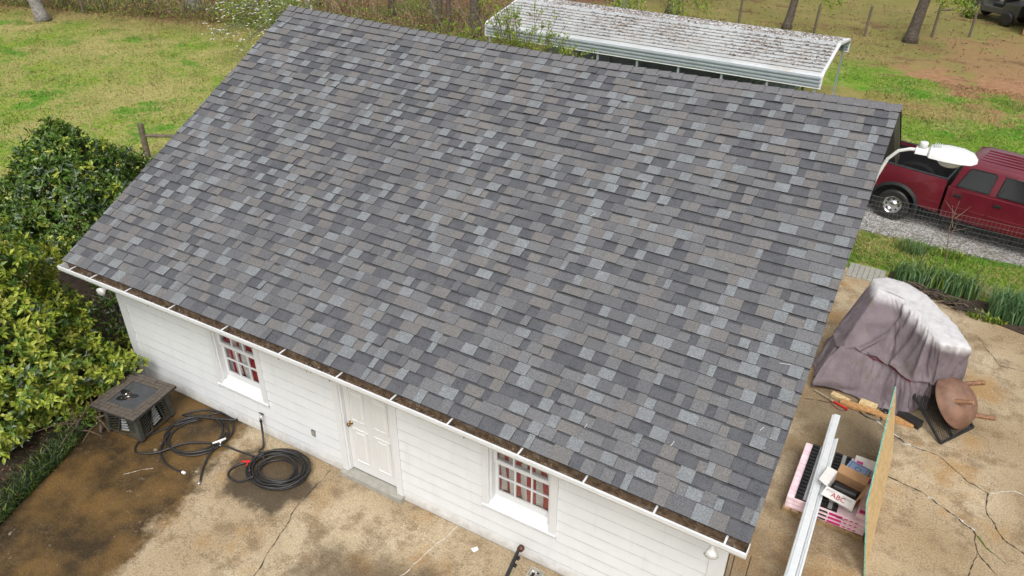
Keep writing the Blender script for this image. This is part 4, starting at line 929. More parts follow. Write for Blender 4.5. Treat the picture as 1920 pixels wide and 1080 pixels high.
# cardboard box
cb_ = empty('cardboard_box', (11.38, 2.95, .34), R(-12)); tag(cb_, 'open cardboard box with a red printed white flap on the pallet', 'box')
z0, z1, hx, hy = 0.006, .235, .21, .19
for nm, a, c, m in (('box_side', (-hx, -hy, z0), (hx, -hy+.006, z1), 'box_white'), ('box_side', (-hx, hy-.006, z0), (hx, hy, z1), 'cardboard'), ('box_side', (-hx, -hy+.007, z0), (-hx+.006, hy-.007, z1), 'box_white'), ('box_side', (hx-.006, -hy+.007, z0), (hx, hy-.007, z1), 'cardboard'), ('box_base', (-hx+.007, -hy+.007, z0), (hx-.007, hy-.007, z0+.006), 'cardboard')):
    q = MB(); q.box(a, c, m); q.build(nm, cb_)
def flap(P, m, nm='flap'):
    q = MB(); P = [Vector(p) for p in P]; n_ = (P[1]-P[0]).cross(P[2]-P[0]).normalized()*.005; q.hexa([p-n_ for p in P]+list(P), m); return q.build(nm, cb_)
ff = flap([(-hx, -hy-.002, z1), (-hx-.01, -hy-.15, z1-.05), (hx+.01, -hy-.15, z1-.05), (hx, -hy-.002, z1)], 'box_white', 'printed_flap')
flap([(-hx, hy, z1), (hx, hy, z1), (hx, hy+.08, z1+.10), (-hx, hy+.08, z1+.10)], 'cardboard')
flap([(-hx-.002, -hy, z1), (-hx-.002, hy, z1), (-hx-.13, hy-.02, z1+.03), (-hx-.13, -hy+.02, z1+.03)], 'box_white')
flap([(hx+.002, hy, z1), (hx+.002, -hy, z1), (hx+.05, -hy+.02, z1+.11), (hx+.05, hy-.02, z1+.11)], 'cardboard')
q = MB(); q.lathe([(.075, -.15), (.075, .15)], (0, .02, .10), (1, .1, 0), 'black_plastic', 16); q.build('roll_inside', cb_)
q = MB(); q.box((-.19, -.17, .015), (.19, .17, .09), 'black_plastic'); q.build('black_filling', cb_)
def text(body, size, parent, mw, m, name='lettering'):
    cu = bpy.data.curves.new(name, 'FONT'); cu.body = body; cu.size = size; cu.extrude = .0006; cu.align_x = 'CENTER'; o = bpy.data.objects.new(name, cu); col.objects.link(o)
    bpy.context.view_layer.update(); dg = bpy.context.evaluated_depsgraph_get(); me = bpy.data.meshes.new_from_object(o.evaluated_get(dg)); bpy.data.objects.remove(o); me.materials.clear(); me.materials.append(M[m])
    o = bpy.data.objects.new(name, me); col.objects.link(o); o.parent = parent; o.matrix_local = mw; return o
fd = Vector((0, .15, .05)).normalized(); fn = Vector((1, 0, 0)).cross(fd)
mw = Matrix(((1, 0, fn.x, 0), (0, fd.y, fn.y, -hy-.118), (0, fd.z, fn.z, z1-.033), (0, 0, 0, 1))) 
text('ABC', .105, cb_, Matrix.Translation(fn*.0015) @ mw, 'box_red')
for k, (x, w_) in enumerate(((-.13, .12), (.10, .14))):
    for j in range(3):
        q = MB(); y = -hy-.03-.012*j; zz = z1-.01-.004*j; q.box((x-w_/2, y-.003, 0), (x+w_/2, y+.001, .001), 'print_grey'); o = q.build('small_print', cb_); o.location = (0, 0, zz+.003)
wr = bpy.data.objects  # printed end of the top bundle under the flap, upside down as stacked
bt = [o for o in wr if o.name.startswith('shingle_bundle')][-1]
tm = Matrix.Translation((-.02, -.636, .045)) @ Matrix.Rotation(math.pi/2, 4, 'X') @ Matrix.Rotation(math.pi, 4, 'Z'); text('TION', .05, bt, tm, 'print_black')
cl = empty('plastic_container', (11.47, 3.52, .335), R(-14)); tag(cl, 'square plastic container with a blue lid on the pink bundles', 'container')
q = MB(); q.box((-.14, -.12, 0), (.14, .12, .09), 'clear_plastic'); q.build('tub', cl, bevel=.02)
q = MB(); q.box((-.155, -.135, .091), (.155, .135, .108), 'blue_lid'); lo = q.build('lid', cl, bevel=.012)
for r1, r2 in ((.105, .112),):
    q = MB()
    for (a, c) in (((-.125, -.105), (.125, -.097)), ((-.125, .097), (.125, .105)), ((-.125, -.097), (-.117, .097)), ((.117, -.097), (.125, .097))): q.box((*a, .107), (*c, .112), 'blue_dark')
    q.build('lid_rib', lo)
q = MB(); q.lathe([(.045, 0), (.045, .004), (.035, .004), (.035, 0)], (0, 0, .108), (0, 0, 1), 'blue_dark', 20, False); q.build('lid_ring', lo)
q = MB(); P = []
for k in range(14): P.append((11.66+.05*math.cos(k*1.9)*.8+.01*k/14, 3.45+.07*math.sin(k*2.3), .338+.003*k))
q.tube(smooth_path(P, 3), .006, 'magenta', 4); tag(q.build('plastic_strap'), 'tangle of magenta wrap beside the blue lidded container', 'wrap')
for (x0, y0, x1, y1, z0, z1, m, lb) in ((11.40, 3.62, 11.74, 3.84, .334, .43, 'box_white', 'low white carton behind the blue lidded container'), (11.60, 2.66, 11.76, 3.05, .334, .42, 'pink_wrap', 'loose pink packet between the cardboard box and the strand board')):
    e = empty('carton', ((x0+x1)/2, (y0+y1)/2, z0)); tag(e, lb, 'carton'); q = MB(); q.box((x0, y0, z0), (x1, y1, z1), m); fix(q.build('shell', bevel=.008), e)
    q = MB(); q.box((x0+.03, y0+.03, z1-.001), (x0+.12, y0+.10, z1+.002), 'magenta'); fix(q.build('printed_label'), e)
# white trims across the pallet
def trim(name, x_far, y_far, x_near, y_near, z, wd, label, off=0):
    a, c = Vector((x_far, y_far, z)), Vector((x_near, y_near, z)); t = (c-a).normalized(); s_ = Vector((-t.y, t.x, 0)); e = empty(name, a); tag(e, label, 'metal trim', 'white metal trims across the pallet')
    prof = [(-wd/2, 0), (-wd/2, .052), (-wd/2+.018, .056), (wd/2-.035, .056), (wd/2-.03, .034), (wd/2-.012, .034), (wd/2, .014), (wd/2, 0)]
    q = MB(); L = (c-a).length
    A = [a+s_*(-p[0])+Vector((0, 0, p[1])) for p in prof]; Cc = [p+t*L for p in A]
    for j in range(len(prof)): k = (j+1) % len(prof); q.poly([A[j], Cc[j], Cc[k], A[k]], 'carport_clean')
    q.poly(A[::-1], 'carport_clean'); q.poly(Cc, 'carport_clean'); fix(q.build('profile', recalc=True), e)
    return e
simple('carport_clean', (.70, .73, .75), .35, .1, var=.04)
trim('metal_trim', 10.965, 4.62, 11.04, .75, .388, .125, 'long wide white metal trim laid across the black vent strips')
trim('metal_trim', 11.068, 4.05, 11.14, .80, .388, .062, 'narrower white metal trim lying against the wide one')
# OSB sheet on edge, leaning over the pallet
ob = empty('osb_sheet', (11.86, 3.3, 0)); tag(ob, 'sheet of oriented strand board on edge with green painted rim', 'board')
ya, yb = 1.98, 4.66; xb, xt, hz = 11.90, 11.63, 1.27; tk = .014
q = MB(); q.hexa([(xb, ya, .004), (xb+tk, ya, .004), (xb+tk, yb, .004), (xb, yb, .004), (xt, ya, hz), (xt+tk, ya, hz), (xt+tk, yb, hz), (xt, yb, hz)], 'osb_face'); fix(q.build('panel', recalc=True), ob)
for nm, P in (('painted_edge', [(xt-.002, ya, hz-.006), (xt+tk+.001, ya, hz-.006), (xt+tk+.001, yb, hz-.006), (xt-.002, yb, hz-.006), (xt-.004, ya-.002, hz+.003), (xt+tk-.001, ya-.002, hz+.003), (xt+tk-.001, yb+.002, hz+.003), (xt-.004, yb+.002, hz+.003)]),
              ('painted_edge', [(xb-.001, ya-.004, .004), (xb+tk+.001, ya-.004, .004), (xb+tk+.001, ya+.001, .004), (xb-.001, ya+.001, .004), (xt-.001, ya-.004, hz-.007), (xt+tk+.001, ya-.004, hz-.007), (xt+tk+.001, ya+.001, hz-.007), (xt-.001, ya+.001, hz-.007)])):
    q = MB(); q.hexa(P, 'green_edge'); fix(q.build(nm), ob)

# ------------------------------------------------------------------ maroon pickup (x forward, rear axle at the origin)
tk_ = empty('pickup_truck', (10.83, 14.13, -.006), R(-11)); tag(tk_, 'maroon crew cab pickup with an empty bed on the gravel drive', 'pickup')
def arch(cx, r_, n_=14): return [(cx+r_*math.cos(a), .40+r_*math.sin(a)) for a in [math.pi*(1-i/n_) for i in range(n_+1)]]
HWD = .86
def side_wall(prof, y0, y1, m, name, bev=.02): q = MB(); q.prism(prof, y0, y1, m, 'y'); o = q.build(name, tk_, bevel=bev); return smooth_angle(o, 40)
bedp = [(-1.18, .62), (-.56, .55)]+arch(0, .54)[1:-1]+[(.56, .55), (1.0, .52), (1.0, 1.36), (-1.18, 1.40)]
side_wall(bedp, -HWD, -HWD+.10, 'maroon_paint', 'bed_side'); side_wall(bedp, HWD-.10, HWD, 'maroon_paint', 'bed_side')
q = MB(); q.box((-1.16, -HWD+.11, .70), (.99, HWD-.11, .76), 'black_plastic'); q.box((.95, -HWD+.11, .77), (.995, HWD-.11, 1.33), 'black_plastic'); bl = q.build('bed_liner', tk_)
for s in (-1, 1):
    q = MB(); q.box((-1.15, s*(HWD-.125)-.012, .77), (.94, s*(HWD-.125)+.012, 1.34), 'black_plastic'); q.build('liner_wall', bl)
    q = MB(); ar = [( -.45, .77)]+[(.45*math.cos(a), .77+.24*math.sin(a)) for a in [math.pi*(1-i/8) for i in range(9)]][1:-1]+[(.45, .77)]; ya_, yb_ = sorted((s*(HWD-.14), s*(HWD-.36))); q.prism(ar, ya_, yb_, 'black_plastic', 'y'); smooth_angle(q.build('wheel_housing', bl), 40)
    q = MB(); q.box((-1.17, s*(HWD-.055)-.045, 1.375), (.99, s*(HWD-.055)+.045, 1.395), 'black_plastic', Matrix.Rotation(R(1.05), 4, 'Y')); q.build('rail_cap', tk_, bevel=.006)
q = MB(); q.box((-1.23, -HWD+.06, .74), (-1.17, HWD-.06, 1.39), 'maroon_paint'); q.build('tailgate', tk_, bevel=.02)
q = MB(); q.box((-1.34, -HWD+.03, .52), (-1.20, HWD-.03, .70), 'chrome'); q.build('rear_bumper', tk_, bevel=.03)
for s in (-1, 1): q = MB(); q.box((-1.235, s*(HWD-.06)-.06, .86), (-1.16, s*(HWD-.06)+.062, 1.30), 'tail_red'); q.build('tail_light', tk_, bevel=.015)
# cab below the glass and the nose
cabp = [(1.05, .50), (2.96, .50)]+arch(3.90, .52)[1:-1]+[(4.42, .55), (4.86, .55), (4.90, .80), (4.86, 1.10), (4.60, 1.22), (3.35, 1.30), (3.2, 1.24), (1.05, 1.22)]
cabp = [(1.05, .46), (3.30, .46)]+[(3.90+.53*math.cos(a), .42+.53*math.sin(a)) for a in [math.pi*(1-i/14) for i in range(15)]]+[(4.80, .50), (4.92, .80), (4.88, 1.08), (4.62, 1.20), (3.40, 1.30), (3.25, 1.22), (1.05, 1.22)]
q = MB(); q.prism(cabp, -HWD+.01, HWD-.01, 'maroon_paint', 'y'); smooth_angle(q.build('body', tk_, bevel=.035), 40)
# greenhouse
gh = [(1.07, 1.215), (3.30, 1.215), (2.66, 1.77), (2.45, 1.825), (1.42, 1.84), (1.22, 1.79)]; gi = .19
q = MB(); n_ = len(gh)
def ghy(z): return HWD-.03-gi*(z-1.215)/.7
L_ = [(x, -ghy(z), z) for x, z in gh]; R_ = [(x, ghy(z), z) for x, z in gh]
q.poly(L_, 'maroon_paint'); q.poly(R_[::-1], 'maroon_paint')
for i in range(n_): j = (i+1) % n_; q.poly([L_[j], L_[i], R_[i], R_[j]], 'maroon_paint')
smooth_angle(q.build('cab_top', tk_, bevel=.045), 40)
for k in range(5): q = MB(); y = -.36+k*.18; q.box((1.45, y-.012, 1.833), (2.45, y+.012, 1.852), 'maroon_paint', None); q.build('roof_rib', tk_, bevel=.005)
def pane(P, nm='side_window', m='dark_glass'):
    for s in (-1, 1):
        q = MB(); A = [Vector((x, s*(ghy(z)+.006), z)) for x, z in P]; B_ = [Vector((x, s*(ghy(z)-.02), z)) for x, z in P]; k = len(P); q.poly(A if s < 0 else A[::-1], m)
        for i in range(k): j = (i+1) % k; q.poly([A[i], B_[i], B_[j], A[j]], m)
        o = q.build(nm, tk_, recalc=True)
        q = MB(); q.tube([p+Vector((0, s*.003, 0)) for p in A]+[A[0]+Vector((0, s*.003, 0))], .012, 'black_plastic', 4); q.build('window_seal', o)
pane([(1.22, 1.27), (1.90, 1.27), (1.93, 1.67), (1.88, 1.71), (1.42, 1.71), (1.36, 1.67)]); pane([(2.05, 1.27), (3.02, 1.27), (2.66, 1.61), (2.48, 1.70), (2.10, 1.71)])
q = MB(); q.poly([(1.125, -.60, 1.36), (1.235, -.53, 1.71), (1.235, .53, 1.71), (1.125, .60, 1.36)], 'dark_glass'); q.v = [(x-.045, y, z) for x, y, z in q.v]; q.build('rear_window', tk_)
q = MB(); q.poly([(3.24, -.68, 1.29), (3.24, .68, 1.29), (2.72, .55, 1.75), (2.72, -.55, 1.75)], 'dark_glass'); q.v = [(x+.02, y, z+.02) for x, y, z in q.v]; q.build('windscreen', tk_)
for s in (-1, 1):
    y = s*(HWD-.008)
    for x0, x1, nm in ((1.16, 1.975, 'rear_door'), (1.985, 3.05, 'front_door')):
        q = MB(); q.box((x0, y-.008, .56), (x1, y+.008, 1.20), 'maroon_paint'); d_ = q.build(nm, tk_, bevel=.006)
        q = MB(); q.box((x0+.07, y-.022, 1.02), (x0+.24, y+.022, 1.09), 'black_plastic'); q.build('handle', d_, bevel=.012)
        q = MB(); q.box((x0+.01, y-.018, .74), (x1-.01, y+.018, .79), 'maroon_paint'); q.build('side_moulding', d_, bevel=.008)
    q = MB(); q.box((.60, y-.016, .74), (.98, y+.016, .79), 'maroon_paint'); q.build('side_moulding', tk_, bevel=.008)
    q = MB(); q.box((1.16, y-.02, .40), (3.05, y+.02, .46), 'black_plastic'); q.build('rocker_guard', tk_)
    q = MB(); q.box((2.96, y+s*.03-.12, 1.24), (3.14, y+s*.03+.12, 1.42), 'black_plastic'); q.build('wing_mirror', tk_, bevel=.03)
    for cx in (0, 3.90):
        q = MB(); ro, ri = .585, .515; N_ = 16; ya_, yb_ = (s*(HWD+.045), s*(HWD-.06))
        for i in range(N_):
            a0, a1 = math.pi*(1.06-1.12*i/N_), math.pi*(1.06-1.12*(i+1)/N_)
            P = [(cx+rr_*math.cos(a), yy, .42+rr_*math.sin(a)) for rr_, yy, a in ((ri, ya_, a0), (ri, ya_, a1), (ro, s*(HWD+.01), a1), (ro, s*(HWD+.01), a0))]; q.poly(P, 'black_plastic')
            P = [(cx+ri*math.cos(a), yy, .42+ri*math.sin(a)) for yy, a in ((ya_, a0), (yb_, a0), (yb_, a1), (ya_, a1))]; q.poly(P, 'black_plastic')
        smooth_angle(q.build('wheel_flare', tk_, recalc=True), 50)
        wh = empty('wheel', (cx, s*(HWD-.13), .395)); wh.parent = tk_
        q = MB(); q.lathe([(.22, -.12), (.30, -.125), (.37, -.12), (.393, -.085), (.395, 0), (.393, .085), (.37, .12), (.30, .125), (.22, .12)], (0, 0, 0), (0, s, 0), 'black_rubber', 32, False); q.build('tyre', wh, smooth=True)
        q = MB(); q.lathe([(.222, .118), (.215, .08), (.19, .075), (.10, .10), (.085, .125), (.04, .135), (.001, .135)], (0, 0, 0), (0, s, 0), 'chrome', 28, False); q.lathe([(.222, -.118), (.001, -.10)], (0, 0, 0), (0, s, 0), 'black_metal', 20, False); q.build('rim', wh, smooth=True)
        for k in range(8): a = k*math.pi/4; q = MB(); q.lathe([(.027, 0), (.027, .012), (.001, .013)], (.145*math.cos(a), s*.082, .145*math.sin(a)), (0, s, 0), 'dark_cavity', 8, False); q.build('rim_hole', wh)
    q = MB(); q.box((4.78, s*.66-.14, .86), (4.93, s*.66+.14, 1.06), 'lamp_glass'); q.build('headlight', tk_, bevel=.02)
q = MB(); q.box((4.84, -.50, .80), (4.945, .50, 1.08), 'chrome'); q.build('grille', tk_, bevel=.02)
q = MB(); q.box((4.80, -.85, .45), (5.02, .85, .66), 'chrome'); q.build('front_bumper', tk_, bevel=.04)
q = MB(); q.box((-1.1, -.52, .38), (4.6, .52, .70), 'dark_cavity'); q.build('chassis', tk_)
for cx in (0, 3.9): q = MB(); q.lathe([(.06, -.68), (.06, .68)], (cx, 0, .395), (0, 1, 0), 'black_metal', 8); q.build('axle', tk_)
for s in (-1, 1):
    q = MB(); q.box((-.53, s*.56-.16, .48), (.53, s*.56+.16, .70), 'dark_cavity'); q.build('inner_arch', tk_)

# welded wire fence along the drive
wf = empty('wire_fence', (13, 12.28, 0)); tag(wf, 'low welded wire fence between the weedy strip and the gravel drive', 'fence')
q = MB(); X0, X1, FY = 10.1, 17.0, 12.28
def fz(x): return .02*math.sin(x*1.3)
for r_ in range(9):
    z = .02+.115*r_; q.tube([(x, FY+.015*math.sin(x*2.1), z+fz(x)) for x in np.linspace(X0, X1, 24)], .0026, 'wire', 3)
for x in np.arange(X0, X1, .085): q.tube([(x, FY+.015*math.sin(x*2.1), 0), (x, FY+.015*math.sin(x*2.1), .95+fz(x))], .0022, 'wire', 3)
fix(tag(q.build('wire_mesh'), kind='stuff'), wf)
for x in (X0, 13.95, X1): q = MB(); q.tube([(x, FY+.05, -.05), (x, FY+.05, 1.02)], .014, 'twig_dark', 5); fix(q.build('post'), wf)

# irises, weeds, sapling by the flower bed
def clump(name, cx, cy, rx, ry, n_, h, m, label, cat, group=None, wd=.03, lean=(.05, .45)):
    a = rng.uniform(0, 2*np.pi, n_); r_ = np.sqrt(rng.random(n_)); P = np.stack([cx+rx*r_*np.cos(a), cy+ry*r_*np.sin(a), np.full(n_, -.005)], 1)
    e = empty(name, (cx, cy, 0)); tag(e, label, cat, group); o = blades('leaf_blades', P, rng.uniform(.55, 1.1, n_)*h, wd, rng.uniform(*lean, n_), m, rng.integers(0, len(m), n_), seg=2); fix(tag(o, kind='stuff'), e); return e
clump('iris_clump', 11.98, 10.36, .85, .22, 520, .58, ['iris_leaf', 'iris_leaf', 'tuft_leaf'], 'long clump of blue green iris blades behind the pile of dry stalks', 'iris', 'iris clumps in the flower bed')
clump('iris_clump', 13.45, 9.95, .46, .26, 430, .66, ['iris_leaf'], 'dense tall iris clump beyond the dry stalks at the slab edge', 'iris', 'iris clumps in the flower bed')
clump('grass_tuft', 11.35, 11.85, .32, .2, 170, .36, ['tuft_leaf', 'iris_leaf'], 'dark green grass tuft at the edge of the gravel drive', 'grass tuft', 'tufts at the gravel edge', .012, (.2, .9))
clump('grass_tuft', 12.2, 12.05, .28, .14, 110, .22, ['tuft_leaf', 'leaf_spring'], 'low bright weed tuft below the wire fence', 'grass tuft', 'tufts at the gravel edge', .016, (.3, 1))
clump('weed_patch', 13.0, 9.62, .35, .12, 130, .17, ['leaf_spring', 'tuft_leaf'], 'small bright weeds between the iris clump and the slab', 'weeds', None, .03, (.4, 1))
clump('weed_patch', 12.35, 9.92, .22, .07, 70, .14, ['leaf_spring', 'tuft_leaf'], 'small weeds at the slab edge in front of the dry stalks', 'weeds', None, .03, (.4, 1))
clump('dry_grass', 12.85, 10.55, .35, .2, 90, .45, ['twig_pale'], 'straw coloured dry grass between the two iris clumps', 'dry grass', None, .008, (.2, .8))
q = MB(); rr = random.Random(5)
for k in range(70):
    x, y = rr.uniform(11.55, 12.75), 0; y = 10.02-.33*(x-11.7)+rr.uniform(-.06, .14); a = rr.uniform(-.6, .5); L = rr.uniform(.25, .6); z = rr.uniform(.02, .16)
    q.tube([(x-L/2*math.cos(a), y-L/2*math.sin(a), z), (x, y, z+rr.uniform(0, .06)), (x+L/2*math.cos(a), y+L/2*math.sin(a), z-.01)], rr.uniform(.006, .013), rr.choice(('twig_dark', 'twig', 'twig_dark')), 4)
tag(q.build('brush_pile'), 'heap of dark dry stalks lying in front of the irises', 'brush pile', kind='stuff')
def sapling(name, x, y, h, label, group=None, seed=0, nb=9, mt='twig', lean=(0, 0)):
    rr = random.Random(seed); e = empty(name, (x, y, 0)); tag(e, label, 'sapling', group); tip = Vector((x+lean[0], y+lean[1], h)); base = Vector((x, y, -.03)); q = MB()
    main = smooth_path([base, base.lerp(tip, .35)+Vector((rr.uniform(-.04, .04), rr.uniform(-.04, .04), 0)), base.lerp(tip, .7)+Vector((rr.uniform(-.05, .05), 0, 0)), tip], 4)
    q.tube(main, [.016*(1-.75*i/(len(main)-1)) for i in range(len(main))], mt, 5); fix(q.build('trunk'), e); q = MB()
    for k in range(nb):
        p = base.lerp(tip, .45+.45*k/nb); a = k*2.4+rr.random(); L = h*rr.uniform(.16, .32); d_ = Vector((math.cos(a), math.sin(a), rr.uniform(.5, 1.1))).normalized(); q.tube([p, p+d_*L*.5, p+d_*L+Vector((0, 0, .03))], [.007, .005, .0025], mt, 4)
    fix(q.build('branches'), e)
sapling('bare_sapling', 12.02, 10.42, 2.0, 'bare leafless sapling standing among the irises in front of the pickup', 'bare saplings in the flower bed', 2, 10, 'twig', (-.12, .05))
sapling('bare_sapling', 11.55, 10.55, .95, 'short bare whip at the boarded end of the iris bed', 'bare saplings in the flower bed', 3, 3, 'twig_dark', (.12, .2))
sapling('bare_sapling', 12.62, 10.42, .7, 'thin bare stalk between the iris clumps', 'bare saplings in the flower bed', 4, 2, 'twig_dark', (.1, .15))

# ------------------------------------------------------------------ metal carport
CX0, CX1, FYc, RYc, BYc = -3.3, 7.88, 17.15, 19.35, 21.55; ZL, ZE, ZR = 1.74, 2.08, 2.46
cp = empty('carport', (2.4, 19.35, 0)); tag(cp, 'white ribbed metal carport strewn with brown leaves behind the garage', 'carport')
def ribbed(pts, m, nm, ribs):
    """a sheet along x whose section pts gets raised ribs"""
    q = MB(); prof = []
    (y0, z0), (y1, z1) = pts; L = math.hypot(y1-y0, z1-z0); ty, tz = (y1-y0)/L, (z1-z0)/L; ny, nz = -tz, ty
    if nz < 0 or (abs(nz) < 1e-6 and ny > 0): ny, nz = -ny, -nz
    s_ = 0; step = L/ribs; prof.append((0, 0))
    for k in range(ribs): c_ = step*(k+.5); prof += [(c_-.035, 0), (c_-.018, .04), (c_+.018, .04), (c_+.035, 0)]
    prof.append((L, 0)); P = [(y0+ty*s+ny*h, z0+tz*s+nz*h) for s, h in prof]
    for (a, c_) in zip(P[:-1], P[1:]): q.poly([(CX0, *a), (CX1, *a), (CX1, *c_), (CX0, *c_)], m)
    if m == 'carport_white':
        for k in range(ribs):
            c_ = step*(k+.5)+.038*(-1 if y1 < RYc+.01 and y0 < RYc else -1); a = (y0+ty*c_+ny*.004, z0+tz*c_+nz*.004); d2 = (y0+ty*(c_-.05)+ny*.004, z0+tz*(c_-.05)+nz*.004); q.poly([(CX0+.05, *d2), (CX1-.05, *d2), (CX1-.05, *a), (CX0+.05, *a)], 'rib_shade_dirt')
    return fix(q.build(nm), cp)
simple('rib_shade_dirt', (.17, .15, .12), .9, var=.5, scale=3)  # dark line along each rib: dirt and rib shadow painted together
for k in range(3):
    f0, f1 = k/3, (k+1)/3; yA, yB = FYc+.10+(RYc-FYc-.10)*f0, FYc+.10+(RYc-FYc-.10)*f1; zA, zB = ZE+.06+(ZR-ZE-.06)*f0, ZE+.06+(ZR-ZE-.06)*f1
    ribbed(((yA, zA), (yB, zB)), 'carport_white', 'roof_panel', 3); ribbed(((2*RYc-yA, zA), (2*RYc-yB, zB)), 'carport_white', 'roof_panel', 3)
for sgn, y0 in ((1, FYc), (-1, BYc)):
    q = MB(); q.poly([(CX0, y0, ZE-.02), (CX1, y0, ZE-.02), (CX1, y0+sgn*.03, ZE+.025), (CX0, y0+sgn*.03, ZE+.025)], 'carport_white'); q.poly([(CX0, y0+sgn*.03, ZE+.025), (CX1, y0+sgn*.03, ZE+.025), (CX1, y0+sgn*.10, ZE+.06), (CX0, y0+sgn*.10, ZE+.06)], 'carport_white'); fix(q.build('eave_bend'), cp)
    ribbed(((y0, ZL), (y0, ZE-.02)), 'galv', 'eave_skirt', 3)
    q = MB(); q.box((CX0, y0-.02, ZL-.03), (CX1, y0+.02, ZL), 'white_trim'); fix(q.build('skirt_trim'), cp)
q = MB(); q.box((CX0, RYc-.09, ZR+.0), (CX1, RYc+.09, ZR+.034), 'carport_white'); fix(q.build('ridge_cover', bevel=.01), cp)
for x in (CX0, CX1):
    q = MB(); pr = [(FYc-.01, ZL-.04), (FYc-.01, ZE), (FYc+.09, ZE+.085), (RYc, ZR+.05), (BYc-.09, ZE+.085), (BYc+.01, ZE), (BYc+.01, ZL-.04)]
    for (a, c_) in zip(pr[:-1], pr[1:]):
        q.poly([(x-.04, *a), (x+.04, *a), (x+.04, *c_), (x-.04, *c_)], 'white_trim'); s_ = 1 if x > 0 else -1; q.poly([(x+s_*.04, *a), (x+s_*.04, *c_), (x+s_*.04, c_[0], c_[1]-.07), (x+s_*.04, a[0], a[1]-.07)], 'white_trim')
    fix(q.build('end_trim'), cp)
for i in range(9):
    x = CX0+.12+(CX1-CX0-.24)*i/8
    for y in (FYc+.06, BYc-.06): q = MB(); q.box((x-.032, y-.032, 0), (x+.032, y+.032, ZE), 'galv'); fix(q.build('post'), cp)
    q = MB(); q.tube([(x, FYc+.06, ZE-.03), (x, RYc, ZR-.06), (x, BYc-.06, ZE-.03)], .03, 'galv', 4); fix(q.build('roof_bow'), cp)
q = MB(); q.box((CX0+.1, BYc-.02, .03), (5.1, BYc-.005, ZL), 'galv'); fix(q.build('added_back_panel'), cp)  # rear panel added to darken the space under the carport
sheet('carport_shade_sheet', [(CX0, FYc-.2), (5.6, FYc-.2), (6.4, FYc+2.5), (5.6, BYc+.2), (CX0, BYc+.2)], -.08, -.012, 'soil')  # dark sheet painting the shade on the ground under the carport
for y in (FYc+.06, BYc-.06): q = MB(); q.box((CX0+.05, y-.034, -.03), (CX1-.05, y+.034, .03), 'galv'); fix(q.build('base_rail'), cp)
k = 9000; xx = rng.uniform(CX0+.1, CX1-.1, k); dens = .55+.45*np.sin(xx*.8+1)*np.sin(xx*1.9); yy = FYc+.25+(RYc-FYc+1.8)*rng.random(k)**.85; keep = rng.random(k) < np.clip(dens+.3*(yy-FYc)/2.7, .12, 1); xx, yy = xx[keep], yy[keep]; k = len(xx)
zz = np.where(yy < RYc, ZE+.06+(ZR-ZE-.06)*(yy-FYc-.1)/(RYc-FYc-.1), ZE+.06+(ZR-ZE-.06)*(BYc-.1-yy)/(RYc-FYc-.1))+.035
tag(leaves('roof_leaves', np.stack([xx, yy, zz], 1), rng.normal(size=(k, 3))*[1.6, .7, .1], np.tile([0, 0, 1.], (k, 1))+rng.normal(size=(k, 3))*.25, rng.uniform(.05, .12, k), .026, ['dry_leaf', 'twig_dark', 'twig_pale'], rng.choice(3, k, p=[.5, .3, .2])), 'brown dead leaves scattered over the white carport roof', 'dead leaves', kind='stuff')
cs = empty('corrugated_sheet', (6.6, 19.2, 0)); tag(cs, 'pale corrugated metal sheet stored under the carport', 'metal sheet')
q = MB()
for k in range(20):
    u0, u1 = k/20, (k+1)/20; z0, z1 = .95+.02*(k % 2), .95+.02*((k+1) % 2)
    q.poly([(5.0+2.0*u0, 18.2, z0), (5.0+2.0*u1, 18.2, z1), (5.0+2.0*u1, 20.6, z1+.25), (5.0+2.0*u0, 20.6, z0+.25)], 'galv')
fix(q.build('sheet'), cs)
for x in (5.1, 6.9):
    for y, h in ((18.3, .95), (20.5, 1.18)): q = MB(); q.box((x-.04, y-.04, 0), (x+.04, y+.04, h), 'old_wood'); fix(q.build('prop'), cs)

# ------------------------------------------------------------------ posts, rails, trees, shed
def post(x, y, h, label, group, r_=.06, top='old_wood'):
    q = MB(); q.lathe([(r_, -.1), (r_*.98, h*.5), (r_*.95, h), (.001, h+.01)], (x, y, 0), (.02, .01, 1), top, 10, False); return tag(q.build('fence_post'), label, 'post', group)
post(-8.0, 6.5, 1.05, 'round wooden fence post standing in the lawn just past the roof verge', 'posts in the lawn', .085)
post(-9.97, 3.1, 1.5, 'round wooden post behind the evergreen bush on the lawn', 'posts in the lawn', .085)
q = MB(); q.tube([(-8.0, 6.5, .70), (-7.25, 6.98, .68)], .05, 'old_wood', 8); tag(q.build('fence_rail'), 'wooden rail running from the lawn post behind the roof', 'rail')
for k, (x, y) in enumerate(((-24.9, 16.4), (2.0, 30.4), (5.3, 30.6), (7.3, 31.2))):
    post(x, y, 1.25, ('thin fence post at the wood edge beside the leaning trunk', 'wooden fence post directly behind the carport ridge', 'wooden fence post between the carport and the stout brown trunk', 'wooden fence post close to the stout brown trunk')[k], 'posts of the back fence', .055)
gt = empty('rail_gate', (10.5, 33, 0)); tag(gt, 'open wooden post and rail frame beside the tree', 'gate')
for x, y in ((9.85, 32.6), (11.25, 33.45)): q = MB(); q.tube([(x, y, -.1), (x, y, 1.35)], .055, 'old_wood', 8); fix(q.build('post'), gt)
q = MB(); q.tube([(9.80, 32.57, 1.12), (11.30, 33.48, 1.12)], .045, 'old_wood', 8); fix(q.build('rail'), gt)
